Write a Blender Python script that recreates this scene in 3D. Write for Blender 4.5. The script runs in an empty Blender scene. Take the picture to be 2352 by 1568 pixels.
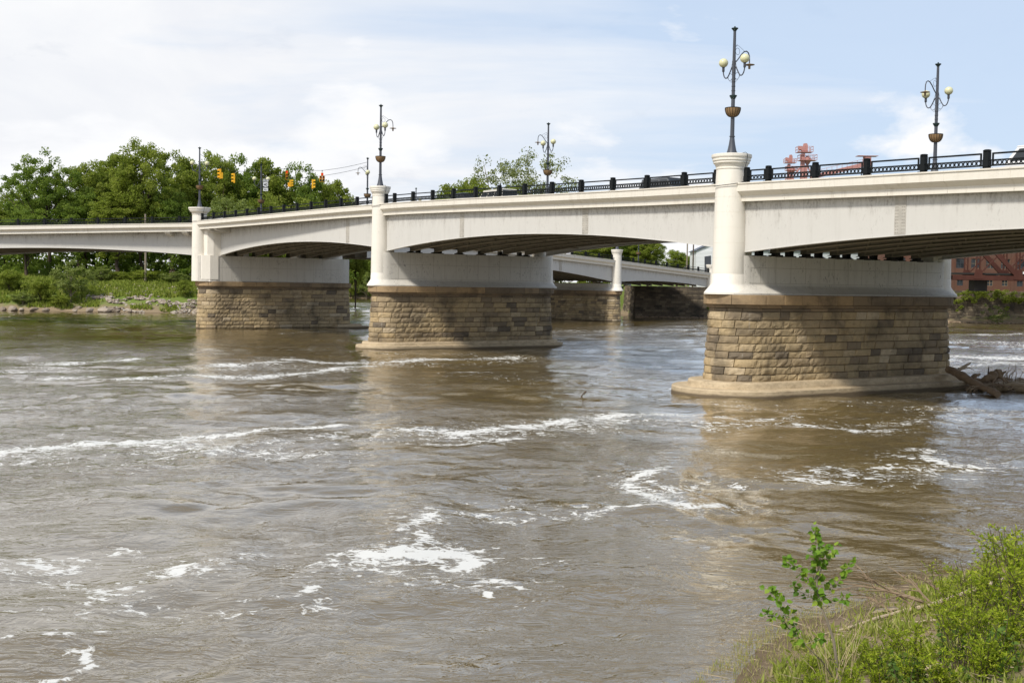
import bpy, math, random
import numpy as np
from mathutils import Vector, Matrix, Euler

random.seed(7); rng = np.random.default_rng(7)
sc = bpy.context.scene
COL = sc.collection
# ------------------------------------------------------------ camera frame
F = 2613.0; CX, CY = 1176.0, 784.0
PITCH = math.atan(132 / F); ROLL = 0.0155; EYE = Vector((0, 0, 6.0))
RM = Matrix.Rotation(math.radians(90) - PITCH, 3, 'X') @ Matrix.Rotation(ROLL, 3, 'Z')

def ray(x, y):
    return RM @ Vector(((x - CX) / F, -(y - CY) / F, -1.0))
def at_z(x, y, z=0.0):
    d = ray(x, y); t = (z - EYE.z) / d.z
    return EYE + d * t
def at_Y(x, y, Y):
    d = ray(x, y)
    return EYE + d * (Y / d.y)

# ------------------------------------------------------------ object helpers
def tag(o, label=None, cat=None, group=None, kind=None):
    if label: o['label'] = label
    if cat: o['category'] = cat
    if group: o['group'] = group
    if kind: o['kind'] = kind
    return o
def empty(name, loc=(0, 0, 0), rz=0.0, label=None, cat=None, group=None):
    o = bpy.data.objects.new(name, None); COL.objects.link(o)
    o.location = loc; o.rotation_euler = (0, 0, rz)
    o.empty_display_size = .3
    return tag(o, label, cat, group)
def copy_tree(o, parent=None):
    c = o.copy(); COL.objects.link(c)
    if parent is not None: c.parent = parent
    for ch in list(o.children): copy_tree(ch, c)
    return c

class MB:
    def __init__(s): s.v = []; s.f = []; s.t = []; s.tint = 0.5
    def add(s, vs, fs):
        b = len(s.v); s.v += [tuple(p) for p in vs]; s.t += [s.tint] * len(vs)
        s.f += [tuple(i + b for i in f) for f in fs]
    def box(s, a, b, M=None):
        x0, y0, z0 = a; x1, y1, z1 = b
        vs = [(x0,y0,z0),(x1,y0,z0),(x1,y1,z0),(x0,y1,z0),(x0,y0,z1),(x1,y0,z1),(x1,y1,z1),(x0,y1,z1)]
        if M is not None: vs = [M @ Vector(p) for p in vs]
        s.add(vs, [(0,3,2,1),(4,5,6,7),(0,1,5,4),(1,2,6,5),(2,3,7,6),(3,0,4,7)])
    def hexa(s, vs):   # 8 points ordered like box
        s.add(vs, [(0,3,2,1),(4,5,6,7),(0,1,5,4),(1,2,6,5),(2,3,7,6),(3,0,4,7)])
    def bar(s, p, q, w, h=None, up=(0, 0, 1)):
        p = Vector(p); q = Vector(q); h = h or w; d = (q - p).normalized(); u = Vector(up)
        if abs(d.dot(u)) > .95: u = Vector((1, 0, 0))
        a = d.cross(u).normalized() * (w / 2); b = a.cross(d).normalized() * (h / 2)
        s.hexa([p-a-b, p+a-b, q+a-b, q-a-b, p-a+b, p+a+b, q+a+b, q-a+b])
    def tube(s, pts, rad, n=8, cap=True):
        pts = [Vector(p) for p in pts]
        if not hasattr(rad, '__len__'): rad = [rad] * len(pts)
        rings = []; prev = None
        for i, p in enumerate(pts):
            d = (pts[min(i+1, len(pts)-1)] - pts[max(i-1, 0)])
            d = d.normalized() if d.length > 1e-9 else Vector((0, 0, 1))
            if prev is None:
                u = Vector((0, 0, 1)) if abs(d.z) < .9 else Vector((1, 0, 0))
                a = d.cross(u).normalized()
            else:
                a = (prev - d * prev.dot(d)); a = a.normalized() if a.length > 1e-6 else d.orthogonal().normalized()
            prev = a; b = d.cross(a)
            rings.append([p + (a * math.cos(2*math.pi*k/n) + b * math.sin(2*math.pi*k/n)) * rad[i] for k in range(n)])
        vs = [q for r in rings for q in r]; fs = []
        for i in range(len(pts) - 1):
            for k in range(n):
                k2 = (k + 1) % n
                fs.append((i*n+k, i*n+k2, (i+1)*n+k2, (i+1)*n+k))
        if cap:
            fs.append(tuple(reversed(range(n)))); fs.append(tuple((len(pts)-1)*n + k for k in range(n)))
        s.add(vs, fs)
    def lathe(s, prof, c=(0, 0), n=32, cap=True, sx=1, sy=1):
        vs = [(c[0] + r*sx*math.cos(2*math.pi*k/n), c[1] + r*sy*math.sin(2*math.pi*k/n), z) for r, z in prof for k in range(n)]
        fs = []
        for i in range(len(prof) - 1):
            for k in range(n):
                k2 = (k + 1) % n
                fs.append((i*n+k, i*n+k2, (i+1)*n+k2, (i+1)*n+k))
        if cap:
            fs.append(tuple(reversed(range(n)))); fs.append(tuple((len(prof)-1)*n + k for k in range(n)))
        s.add(vs, fs)
    def ball(s, c, r, nu=12, nv=8, sz=1.0):
        c = Vector(c)
        prof = [(max(r*math.sin(math.pi*i/nv), 1e-4), -r*sz*math.cos(math.pi*i/nv)) for i in range(nv+1)]
        vs = [c + Vector((R*math.cos(2*math.pi*k/nu), R*math.sin(2*math.pi*k/nu), z)) for R, z in prof for k in range(nu)]
        fs = [(i*nu+k, i*nu+(k+1) % nu, (i+1)*nu+(k+1) % nu, (i+1)*nu+k) for i in range(nv) for k in range(nu)]
        s.add(vs, fs)
    def loft(s, rings, close=True, cap=True):   # rings of equal point counts
        n = len(rings[0]); vs = [p for r in rings for p in r]; fs = []
        for i in range(len(rings)-1):
            for k in range(n if close else n-1):
                k2 = (k+1) % n
                fs.append((i*n+k, i*n+k2, (i+1)*n+k2, (i+1)*n+k))
        if cap and close:
            fs.append(tuple(reversed(range(n)))); fs.append(tuple((len(rings)-1)*n+k for k in range(n)))
        s.add(vs, fs)
    def build(s, name, mat, parent=None, world=False, smooth=False, tint=False, fix=True, top=False):
        me = bpy.data.meshes.new(name)
        v = s.v
        off = None
        if world and parent is not None:
            l = parent.location
            v = [(p[0]-l[0], p[1]-l[1], p[2]-l[2]) for p in v]
        elif top:      # top level mesh: origin at its own base
            a = np.array(v); off = Vector(((a[:,0].min()+a[:,0].max())/2, (a[:,1].min()+a[:,1].max())/2, a[:,2].min()))
            v = [(p[0]-off[0], p[1]-off[1], p[2]-off[2]) for p in v]
        me.from_pydata(v, [], s.f); me.materials.append(mat)
        if fix:
            import bmesh
            bm = bmesh.new(); bm.from_mesh(me); bmesh.ops.recalc_face_normals(bm, faces=bm.faces); bm.to_mesh(me); bm.free()
        if tint:
            at = me.attributes.new('tint', 'FLOAT', 'POINT'); at.data.foreach_set('value', s.t)
        if smooth:
            me.polygons.foreach_set('use_smooth', [True]*len(me.polygons))
            try: me.set_sharp_from_angle(angle=math.radians(38))
            except Exception: pass
        o = bpy.data.objects.new(name, me); COL.objects.link(o)
        if parent is not None: o.parent = parent
        if off is not None: o.location = off
        return o

def quads_mesh(name, V, mat, tint=None, parent=None, smooth=False):
    """V: (n,4,3) numpy quads"""
    n = len(V); me = bpy.data.meshes.new(name)
    me.vertices.add(n*4); me.vertices.foreach_set('co', V.reshape(-1).astype(np.float32))
    me.loops.add(n*4); me.loops.foreach_set('vertex_index', np.arange(n*4, dtype=np.int32))
    me.polygons.add(n); me.polygons.foreach_set('loop_start', np.arange(0, n*4, 4, dtype=np.int32))
    me.polygons.foreach_set('loop_total', np.full(n, 4, dtype=np.int32))
    me.materials.append(mat); me.update(calc_edges=True)
    if tint is not None:
        at = me.attributes.new('tint', 'FLOAT', 'POINT'); at.data.foreach_set('value', np.repeat(tint, 4).astype(np.float32))
    o = bpy.data.objects.new(name, me); COL.objects.link(o)
    if parent is not None: o.parent = parent
    return o
def grid_mesh(name, X, Y, Z, mat, attrs=None, smooth=True):
    r, c = X.shape; me = bpy.data.meshes.new(name)
    co = np.stack([X, Y, Z], -1).reshape(-1).astype(np.float32)
    me.vertices.add(r*c); me.vertices.foreach_set('co', co)
    i = np.arange(r*c).reshape(r, c)
    q = np.stack([i[:-1,:-1], i[:-1,1:], i[1:,1:], i[1:,:-1]], -1).reshape(-1).astype(np.int32)
    n = (r-1)*(c-1)
    me.loops.add(n*4); me.loops.foreach_set('vertex_index', q)
    me.polygons.add(n); me.polygons.foreach_set('loop_start', np.arange(0, n*4, 4, dtype=np.int32))
    me.polygons.foreach_set('loop_total', np.full(n, 4, dtype=np.int32))
    me.polygons.foreach_set('use_smooth', np.full(n, smooth))
    me.materials.append(mat); me.update(calc_edges=True)
    for k, a in (attrs or {}).items():
        at = me.attributes.new(k, 'FLOAT', 'POINT'); at.data.foreach_set('value', a.reshape(-1).astype(np.float32))
    o = bpy.data.objects.new(name, me); COL.objects.link(o)
    return o

# numpy value noise -----------------------------------------------------
_T = np.random.default_rng(3).random((256, 256))
def vnoise(x, y):
    xi = np.floor(x).astype(int); yi = np.floor(y).astype(int); fx = x-xi; fy = y-yi
    fx = fx*fx*fx*(fx*(fx*6-15)+10); fy = fy*fy*fy*(fy*(fy*6-15)+10)
    a = _T[xi & 255, yi & 255]; b = _T[(xi+1) & 255, yi & 255]; c = _T[xi & 255, (yi+1) & 255]; d = _T[(xi+1) & 255, (yi+1) & 255]
    return (a*(1-fx)+b*fx)*(1-fy) + (c*(1-fx)+d*fx)*fy
def fbm(x, y, o=4):
    s = 0; a = .5
    for k in range(o):
        s = s + a*vnoise(x + 17.3*k, y + 9.1*k); x = x*2.03; y = y*2.03; a *= .5
    return s

# ------------------------------------------------------------ materials
class NT:
    def __init__(s, name):
        s.m = bpy.data.materials.new(name); s.m.use_nodes = True; s.t = s.m.node_tree; s.t.nodes.clear()
        s.out = s.n('ShaderNodeOutputMaterial')
    def n(s, typ, **kw):
        nd = s.t.nodes.new(typ)
        for k, v in kw.items():
            if k.startswith('_'): setattr(nd, k[1:], v)
            else:
                key = int(k[1:]) if k[0] == 'i' and k[1:].isdigit() else k.replace('__', ' ')
                if hasattr(v, 'is_linked') or isinstance(v, bpy.types.NodeSocket): s.t.links.new(v, nd.inputs[key])
                else: nd.inputs[key].default_value = v
        return nd
    def noise(s, vec, scale, detail=3, rough=.5, dist=0.0):
        return s.n('ShaderNodeTexNoise', Vector=vec, Scale=scale, Detail=detail, Roughness=rough, Distortion=dist).outputs['Fac']
    def ramp(s, fac, stops, interp='LINEAR'):
        r = s.n('ShaderNodeValToRGB', Fac=fac); cr = r.color_ramp; cr.interpolation = interp
        while len(cr.elements) < len(stops): cr.elements.new(.5)
        for e, (p, c) in zip(cr.elements, stops):
            e.position = p; e.color = (c, c, c, 1) if not hasattr(c, '__len__') else (*c, 1)
        return r.outputs['Color']
    def mix(s, fac, a, b, mode='MIX'):
        nd = s.t.nodes.new('ShaderNodeMix'); nd.data_type = 'RGBA'; nd.blend_type = mode
        for idx, v in ((0, fac), (6, a), (7, b)):
            if isinstance(v, bpy.types.NodeSocket): s.t.links.new(v, nd.inputs[idx])
            else: nd.inputs[idx].default_value = v if idx == 0 else ((*v, 1) if len(v) == 3 else v)
        return nd.outputs[2]
    def math(s, op, a, b=0.0, clamp=False):
        nd = s.t.nodes.new('ShaderNodeMath'); nd.operation = op; nd.use_clamp = clamp
        for i, v in enumerate((a, b)):
            if isinstance(v, bpy.types.NodeSocket): s.t.links.new(v, nd.inputs[i])
            else: nd.inputs[i].default_value = v
        return nd.outputs[0]
    def pos(s): return s.n('ShaderNodeNewGeometry').outputs['Position']
    def objc(s): return s.n('ShaderNodeTexCoord').outputs['Object']
    def scl(s, vec, sc_): return s.n('ShaderNodeMapping', Vector=vec, Scale=sc_).outputs['Vector']
    def attr(s, nm): return s.n('ShaderNodeAttribute', _attribute_name=nm).outputs['Fac']
    def bump(s, h, strength=.5, dist=.05, normal=None):
        kw = dict(Height=h, Strength=strength, Distance=dist)
        if normal is not None: kw['Normal'] = normal
        return s.n('ShaderNodeBump', **kw).outputs['Normal']
    def finish(s, col, rough=.6, bump=None, spec=.3, metal=0.0):
        p = s.n('ShaderNodeBsdfPrincipled', Roughness=rough, Metallic=metal)
        p.inputs['Specular IOR Level'].default_value = spec
        if isinstance(col, bpy.types.NodeSocket): s.t.links.new(col, p.inputs['Base Color'])
        else: p.inputs['Base Color'].default_value = (*col, 1)
        if bump is not None: s.t.links.new(bump, p.inputs['Normal'])
        s.t.links.new(p.outputs[0], s.out.inputs[0]); return s.m

def m_white(name, base, dirt=(.24, .21, .17), amount=.5, streak=.35, speck=.0, runoff=0.0):
    t = NT(name); p = t.pos()
    a = t.noise(t.scl(p, (2.2, 2.2, streak)), 1.0, 5, .65)
    b = t.noise(p, .35, 3)
    c = t.math('MULTIPLY', t.ramp(a, [(.50, 0.0), (.78, 1.0)]), t.ramp(b, [(.35, .15), (.7, 1.0)]))
    col = t.mix(t.math('MULTIPLY', c, amount), base, dirt)
    if speck:
        s1 = t.noise(t.scl(p, (1, 1, .45)), 9.0, 4, .7)
        s2 = t.noise(p, .8, 2)
        f = t.math('MULTIPLY', t.ramp(s1, [(.56, 0.0), (.66, 1.0)]), t.ramp(s2, [(.42, 0.0), (.60, 1.0)]))
        col = t.mix(t.math('MULTIPLY', f, speck), col, (.12, .105, .09))
    if runoff:   # dirt washed down from the cornice drip edge
        at = t.attr('tint'); r1 = t.noise(t.scl(p, (2.6, 2.6, .22)), 1.0, 5, .7); r2 = t.noise(t.scl(p, (1, 1, .6)), 7.0, 4, .7)
        e = t.math('ADD', t.math('MULTIPLY', at, .42), t.math('MULTIPLY', r1, .62))
        g1 = t.ramp(e, [(.56, 0.0), (.80, 1.0)]); g2 = t.ramp(r2, [(.46, .25), (.60, 1.0)])
        col = t.mix(t.math('MULTIPLY', t.math('MULTIPLY', g1, g2), runoff), col, (.15, .125, .095))
    col = t.mix(.25, col, t.mix(t.noise(p, 1.3, 4), base, [x*.82 for x in base]))
    return t.finish(col, .62, t.bump(t.noise(p, 14, 4), .25, .01), .25)
def m_flat(name, col, rough=.5, spec=.4, metal=0, var=.15, scale=6, obj=True):
    t = NT(name); v = t.objc() if obj else t.pos()
    c = t.mix(t.noise(v, scale, 4), [x*(1-var) for x in col], [min(x*(1+var), 1) for x in col])
    return t.finish(c, rough, None, spec, metal)
def m_leaf(name, c0, c1, c2, trans=.35):
    t = NT(name); a = t.attr('tint')
    r = t.ramp(a, [(0.0, c0), (.5, c1), (1.0, c2)])
    d = t.n('ShaderNodeBsdfPrincipled', Roughness=.55); t.t.links.new(r, d.inputs['Base Color']); d.inputs['Specular IOR Level'].default_value = .25
    tr = t.n('ShaderNodeBsdfTranslucent'); t.t.links.new(t.mix(.5, r, (.25, .33, .04)), tr.inputs['Color'])
    mx = t.n('ShaderNodeMixShader', Fac=trans); t.t.links.new(d.outputs[0], mx.inputs[1]); t.t.links.new(tr.outputs[0], mx.inputs[2])
    t.t.links.new(mx.outputs[0], t.out.inputs[0]); return t.m
def m_stone(name, stops, dark=.55, wet=True):
    t = NT(name); p = t.pos(); a = t.attr('tint')
    col = t.ramp(a, stops)
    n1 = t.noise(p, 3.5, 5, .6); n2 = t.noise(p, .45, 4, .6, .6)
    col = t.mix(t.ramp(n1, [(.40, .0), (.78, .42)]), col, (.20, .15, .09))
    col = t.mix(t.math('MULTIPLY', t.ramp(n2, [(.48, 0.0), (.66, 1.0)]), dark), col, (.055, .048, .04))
    st = t.noise(t.scl(p, (3.2, 3.2, .35)), 1.0, 4, .6)   # pale lime runs
    col = t.mix(t.ramp(st, [(.66, 0.0), (.74, .45)]), col, (.34, .31, .26))
    if wet:   # damp tide mark just above the river
        z = t.n('ShaderNodeSeparateXYZ', Vector=p).outputs['Z']
        w = t.ramp(t.math('ADD', z, t.math('MULTIPLY', n1, .25)), [(.18, .75), (.34, 0.0)])
        col = t.mix(w, col, (.07, .05, .03))
    b = t.bump(t.noise(p, 9, 6, .65), .7, .04)
    return t.finish(col, .85, b, .15)

M = {}
M['parapet'] = m_white('painted_parapet', (.76, .715, .63), dirt=(.30, .24, .16), amount=.5, streak=.25, speck=.16)
M['girder'] = m_white('painted_girder', (.60, .585, .55), dirt=(.26, .23, .19), amount=.28, streak=.22, speck=.25, runoff=.95)
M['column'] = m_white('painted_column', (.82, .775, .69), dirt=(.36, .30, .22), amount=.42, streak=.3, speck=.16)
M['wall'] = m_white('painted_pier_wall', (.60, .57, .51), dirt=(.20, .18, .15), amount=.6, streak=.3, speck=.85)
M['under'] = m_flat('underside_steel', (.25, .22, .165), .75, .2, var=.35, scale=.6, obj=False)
M['bearing'] = m_flat('bearing_steel', (.03, .028, .025), .7, .2)
M['stone'] = m_stone('sandstone_blocks', [(0.0, (.17, .14, .105)), (.10, (.24, .19, .13)), (.25, (.35, .27, .17)), (.55, (.43, .335, .20)), (.8, (.48, .36, .20)), (1.0, (.54, .44, .30))])
M['capstone'] = m_stone('brown_capstone', [(0.0, (.20, .155, .11)), (.5, (.32, .235, .145)), (1.0, (.45, .31, .17))], dark=.5, wet=False)
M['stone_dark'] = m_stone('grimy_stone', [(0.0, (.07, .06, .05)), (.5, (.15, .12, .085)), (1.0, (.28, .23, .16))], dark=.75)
M['splice'] = m_flat('rivet_shade_splice_plate', (.44, .415, .37), .7, .2, var=.3, scale=3, obj=False)  # greyer tone puts the shading of the rivets into the plate colour
M['joint'] = m_flat('formwork_joint', (.40, .37, .32), .8, .1, obj=False)
M['mortar'] = m_flat('mortar', (.085, .07, .05), .9, .1, obj=False)
t = NT('concrete_footing'); p = t.pos(); z_ = t.n('ShaderNodeSeparateXYZ', Vector=p).outputs['Z']; na = t.noise(t.scl(p, (1, 1, 2.5)), 1.6, 5, .65); nb_ = t.noise(p, 6, 5, .7)
c = t.mix(t.ramp(na, [(.38, 0.0), (.68, .8)]), (.54, .435, .29), (.33, .255, .165)); c = t.mix(t.ramp(nb_, [(.55, 0.0), (.72, .5)]), c, (.17, .13, .085))
c = t.mix(t.ramp(t.math('ADD', z_, t.math('MULTIPLY', na, .22)), [(.15, .85), (.26, 0.0)]), c, (.085, .062, .038)); M['footing'] = t.finish(c, .8, t.bump(nb_, .5, .03), .2)
M['rail'] = m_flat('black_railing_paint', (.008, .010, .011), .6, .2)
M['pole'] = m_flat('slate_lamp_paint', (.06, .065, .08), .45, .45)
M['polecup'] = m_flat('green_black_cup_paint', (.02, .04, .038), .45, .4)
M['globe'] = m_flat('cream_globe', (.66, .64, .40), .3, .5, var=.06)
M['coir'] = m_flat('coir_liner', (.26, .165, .085), .95, .1, var=.3, scale=20)
M['asphalt'] = m_flat('asphalt', (.06, .06, .06), .9, .2, obj=False)
M['cable'] = m_flat('black_cable', (.01, .01, .01), .5, .3)
M['yellow'] = m_flat('signal_yellow', (.80, .42, .015), .45, .4, var=.1)
M['black'] = m_flat('signal_black', (.012, .012, .012), .6, .3)
def m_emit(name, col, e):
    t = NT(name); p = t.n('ShaderNodeBsdfPrincipled', Roughness=.3); p.inputs['Base Color'].default_value = (*[c*.4 for c in col], 1)
    p.inputs['Emission Color'].default_value = (*col, 1); p.inputs['Emission Strength'].default_value = e
    t.t.links.new(p.outputs[0], t.out.inputs[0]); return t.m
M['red_lit'] = m_emit('red_lamp_lit', (.9, .03, .015), .6)
M['amber'] = m_flat('amber_lens', (.35, .13, .01), .3, .5)
M['green_lens'] = m_flat('green_lens', (.01, .12, .10), .3, .5)
M['red_lens'] = m_flat('red_lens', (.3, .015, .01), .3, .5)
M['signwhite'] = m_flat('sign_white', (.72, .73, .74), .5, .3, var=.03)
M['bark'] = m_flat('bark', (.10, .075, .055), .9, .1, var=.4, scale=3)
M['palebark'] = m_flat('pale_bark', (.26, .22, .17), .9, .1, var=.3, scale=3)
M['drift'] = m_flat('driftwood', (.27, .20, .135), .9, .1, var=.5, scale=2)
M['paledrift'] = m_flat('bleached_driftwood', (.42, .34, .24), .85, .15, var=.3, scale=5)
M['straw'] = m_flat('dry_straw', (.42, .33, .20), .85, .15, var=.25, scale=4)
M['glass'] = m_flat('dark_glass', (.02, .025, .03), .08, .6, var=.05)
M['tyre'] = m_flat('tyre', (.015, .015, .015), .8, .2)
M['chrome'] = m_flat('wheel_metal', (.4, .4, .4), .3, .5, metal=1)
M['leafA'] = m_leaf('leaf_fresh', (.16, .215, .026), (.275, .33, .048), (.40, .435, .09), .6)
M['leafB'] = m_leaf('leaf_deep', (.105, .175, .027), (.185, .27, .042), (.30, .375, .075), .6)
M['leafC'] = m_leaf('leaf_sycamore', (.15, .18, .06), (.24, .27, .10), (.33, .35, .16))
M['leafD'] = m_leaf('leaf_willow_dull', (.14, .19, .045), (.22, .27, .07), (.31, .35, .11), .48)
M['leafW'] = m_leaf('leaf_willow_bright', (.20, .29, .014), (.36, .46, .025), (.58, .60, .08), .5)
M['leafP'] = m_leaf('leaf_cottonwood', (.08, .18, .014), (.15, .28, .02), (.34, .42, .05), .35)
M['grassy'] = m_leaf('blade_mix', (.20, .27, .035), (.34, .38, .07), (.52, .43, .23), .4)

# sandstone block course ------------------------------------------------
def stad(r, u0, u1, d):
    """point + outward normal on a stadium outline at arc length d (u along axis, n across)"""
    S = u1-u0; a = math.pi*r; P = 2*S+2*a; d = d % P
    if d < a:                     # near nose arc: from n=-r round to n=+r
        t = d/r; return (u0 - r*math.sin(t), -r*math.cos(t)), (-math.sin(t), -math.cos(t))
    d -= a
    if d < S: return (u0+d, r), (0, 1)
    d -= S
    if d < a:
        t = d/r; return (u1 + r*math.sin(t), r*math.cos(t)), (math.sin(t), math.cos(t))
    d -= a
    return (u1-d, -r), (0, -1)
def stad_ring(r, u0, u1, z, na=14, ns=10):
    out = []
    for i in range(na+1):
        t = math.pi*i/na; out.append((u0 - r*math.sin(t), -r*math.cos(t), z))
    for i in range(1, ns): out.append((u0+(u1-u0)*i/ns, r, z))
    for i in range(na+1):
        t = math.pi*i/na; out.append((u1 + r*math.sin(t), r*math.cos(t), z))
    for i in range(1, ns): out.append((u1-(u1-u0)*i/ns, -r, z))
    return out
def frame(org, u):
    """local (u, n, z) -> world; n is the side turned to the camera's right"""
    n = (u[1], -u[0])
    return lambda p: (org[0]+u[0]*p[0]+n[0]*p[1], org[1]+u[1]*p[0]+n[1]*p[1], p[2])
def blocks(mb, fr, zs, rf, u0, u1, lmin, lmax, bulge, tintf, pt=None, gap=.012):
    pt = pt or stad
    for k in range(len(zs)-1):
        z0, z1 = zs[k], zs[k+1]; rm = rf((z0+z1)/2)
        P = 2*(u1-u0)+2*math.pi*rm; d = random.uniform(0, .5); end = d+P
        while d < end - 1e-6:
            L = random.uniform(lmin, lmax)
            if end-(d+L) < lmin*.6: L = end-d
            nx = max(4, int(L/.17))+2; nz = 5; tint = tintf(k, d/P); dep = random.uniform(.4, 1.0)*bulge; ph = random.uniform(0, 99)
            tl = random.uniform(-.3, .3); vs = []
            for j in range(nz+1):
                for i in range(nx+1):
                    fx = 0 if i == 0 else (1 if i == nx else .018/L+(1-.036/L)*(i-1)/(nx-2)); fz = 0 if j == 0 else (1 if j == nz else .05+.9*(j-1)/(nz-2))
                    z = z0+gap*.5+(z1-z0-gap)*fz; r = rf(z)
                    (a, b), (na, nb) = pt(r, u0, u1, d+gap*.5+(L-gap)*fx)
                    e = min(fx, 1-fx, )*L; ez = min(fz, 1-fz)*(z1-z0)
                    edge = min(1, e/.12)*min(1, ez/.10)
                    off = -.035 if (i in (0, nx) or j in (0, nz)) else dep*(.55+.45*edge)*(1+tl*(fz-.5))+bulge*.55*(float(vnoise(np.array(fx*L*5+ph), np.array(fz*2.5+ph)))-.5)
                    vs.append(fr((a+na*off, b+nb*off, z)))
            W = nx+1
            fs = [(j*W+i, j*W+i+1, (j+1)*W+i+1, (j+1)*W+i) for j in range(nz) for i in range(nx)]
            # outermost ring of cells is the joint: pull its inner edge close so blocks keep crisp faces
            mb.tint = tint; mb.add(vs, fs); d += L
# ------------------------------------------------------------ bridge layout
def V2(a, b): return (b[0]-a[0], b[1]-a[1])
def unit(v): l = math.hypot(*v); return (v[0]/l, v[1]/l)
P1 = (12.3, 65.0); P2 = (-12.07, 102.9); P3 = (-38.25, 139.0); P0 = (36.7, 27.2)
PL = (-83.3, 145.5); CA = (-19.6, 152.6); CB = (-34.8, 157.2); P4 = (17.35, 191.0); PE = (37.2, 214.4)
U1 = unit((.8415, .5402)); U2 = unit((.825, .565)); U3 = unit((.809, .588))
dA = unit(V2(CA, P4)); U4 = (-dA[1], dA[0])
dE = unit(V2(P4, PE)); UE = (-dE[1], dE[0])

def column(name_prof, fr, u, zb, zt, rb, rt, rc, skirt, parent, n=36):
    prof = []
    if skirt: prof += [(rb*1.42, zb), (rb*1.42, zb+.10), (rb*1.08, zb+.5), (rb*1.01, zb+.62)]
    else: prof += [(rb, zb)]
    z = prof[-1][1]+.55
    while z < zt-1.25:
        r = rb+(rt-rb)*((z-zb)/(zt-zb)); prof += [(r, z-.012), (r-.010, z), (r, z+.012)]; z += .86
    k = (rc-rt)
    prof += [(rt, zt-.86), (rt+k*.12, zt-.83), (rt+k*.12, zt-.76), (rt+.01, zt-.74), (rt+k*.45, zt-.52), (rt+k*.62, zt-.50), (rt+k*.62, zt-.38),
             (rt+k*.80, zt-.36), (rt+k*.80, zt-.24), (rt+k*.98, zt-.18), (rc, zt-.14), (rc, zt-.02), (rc-.04, zt)]
    mb = MB(); c = fr((u, 0, 0)); mb.lathe(prof, (c[0], c[1]), n)
    return mb.build('column', M['column'], parent, world=True, smooth=True)

def tint_stone(k, f):
    r = random.random()
    return random.uniform(0, .08) if r < .06 else (random.uniform(.08, .3) if r < .22 else (random.uniform(.3, .75) if r < .85 else random.uniform(.8, 1)))

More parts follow.
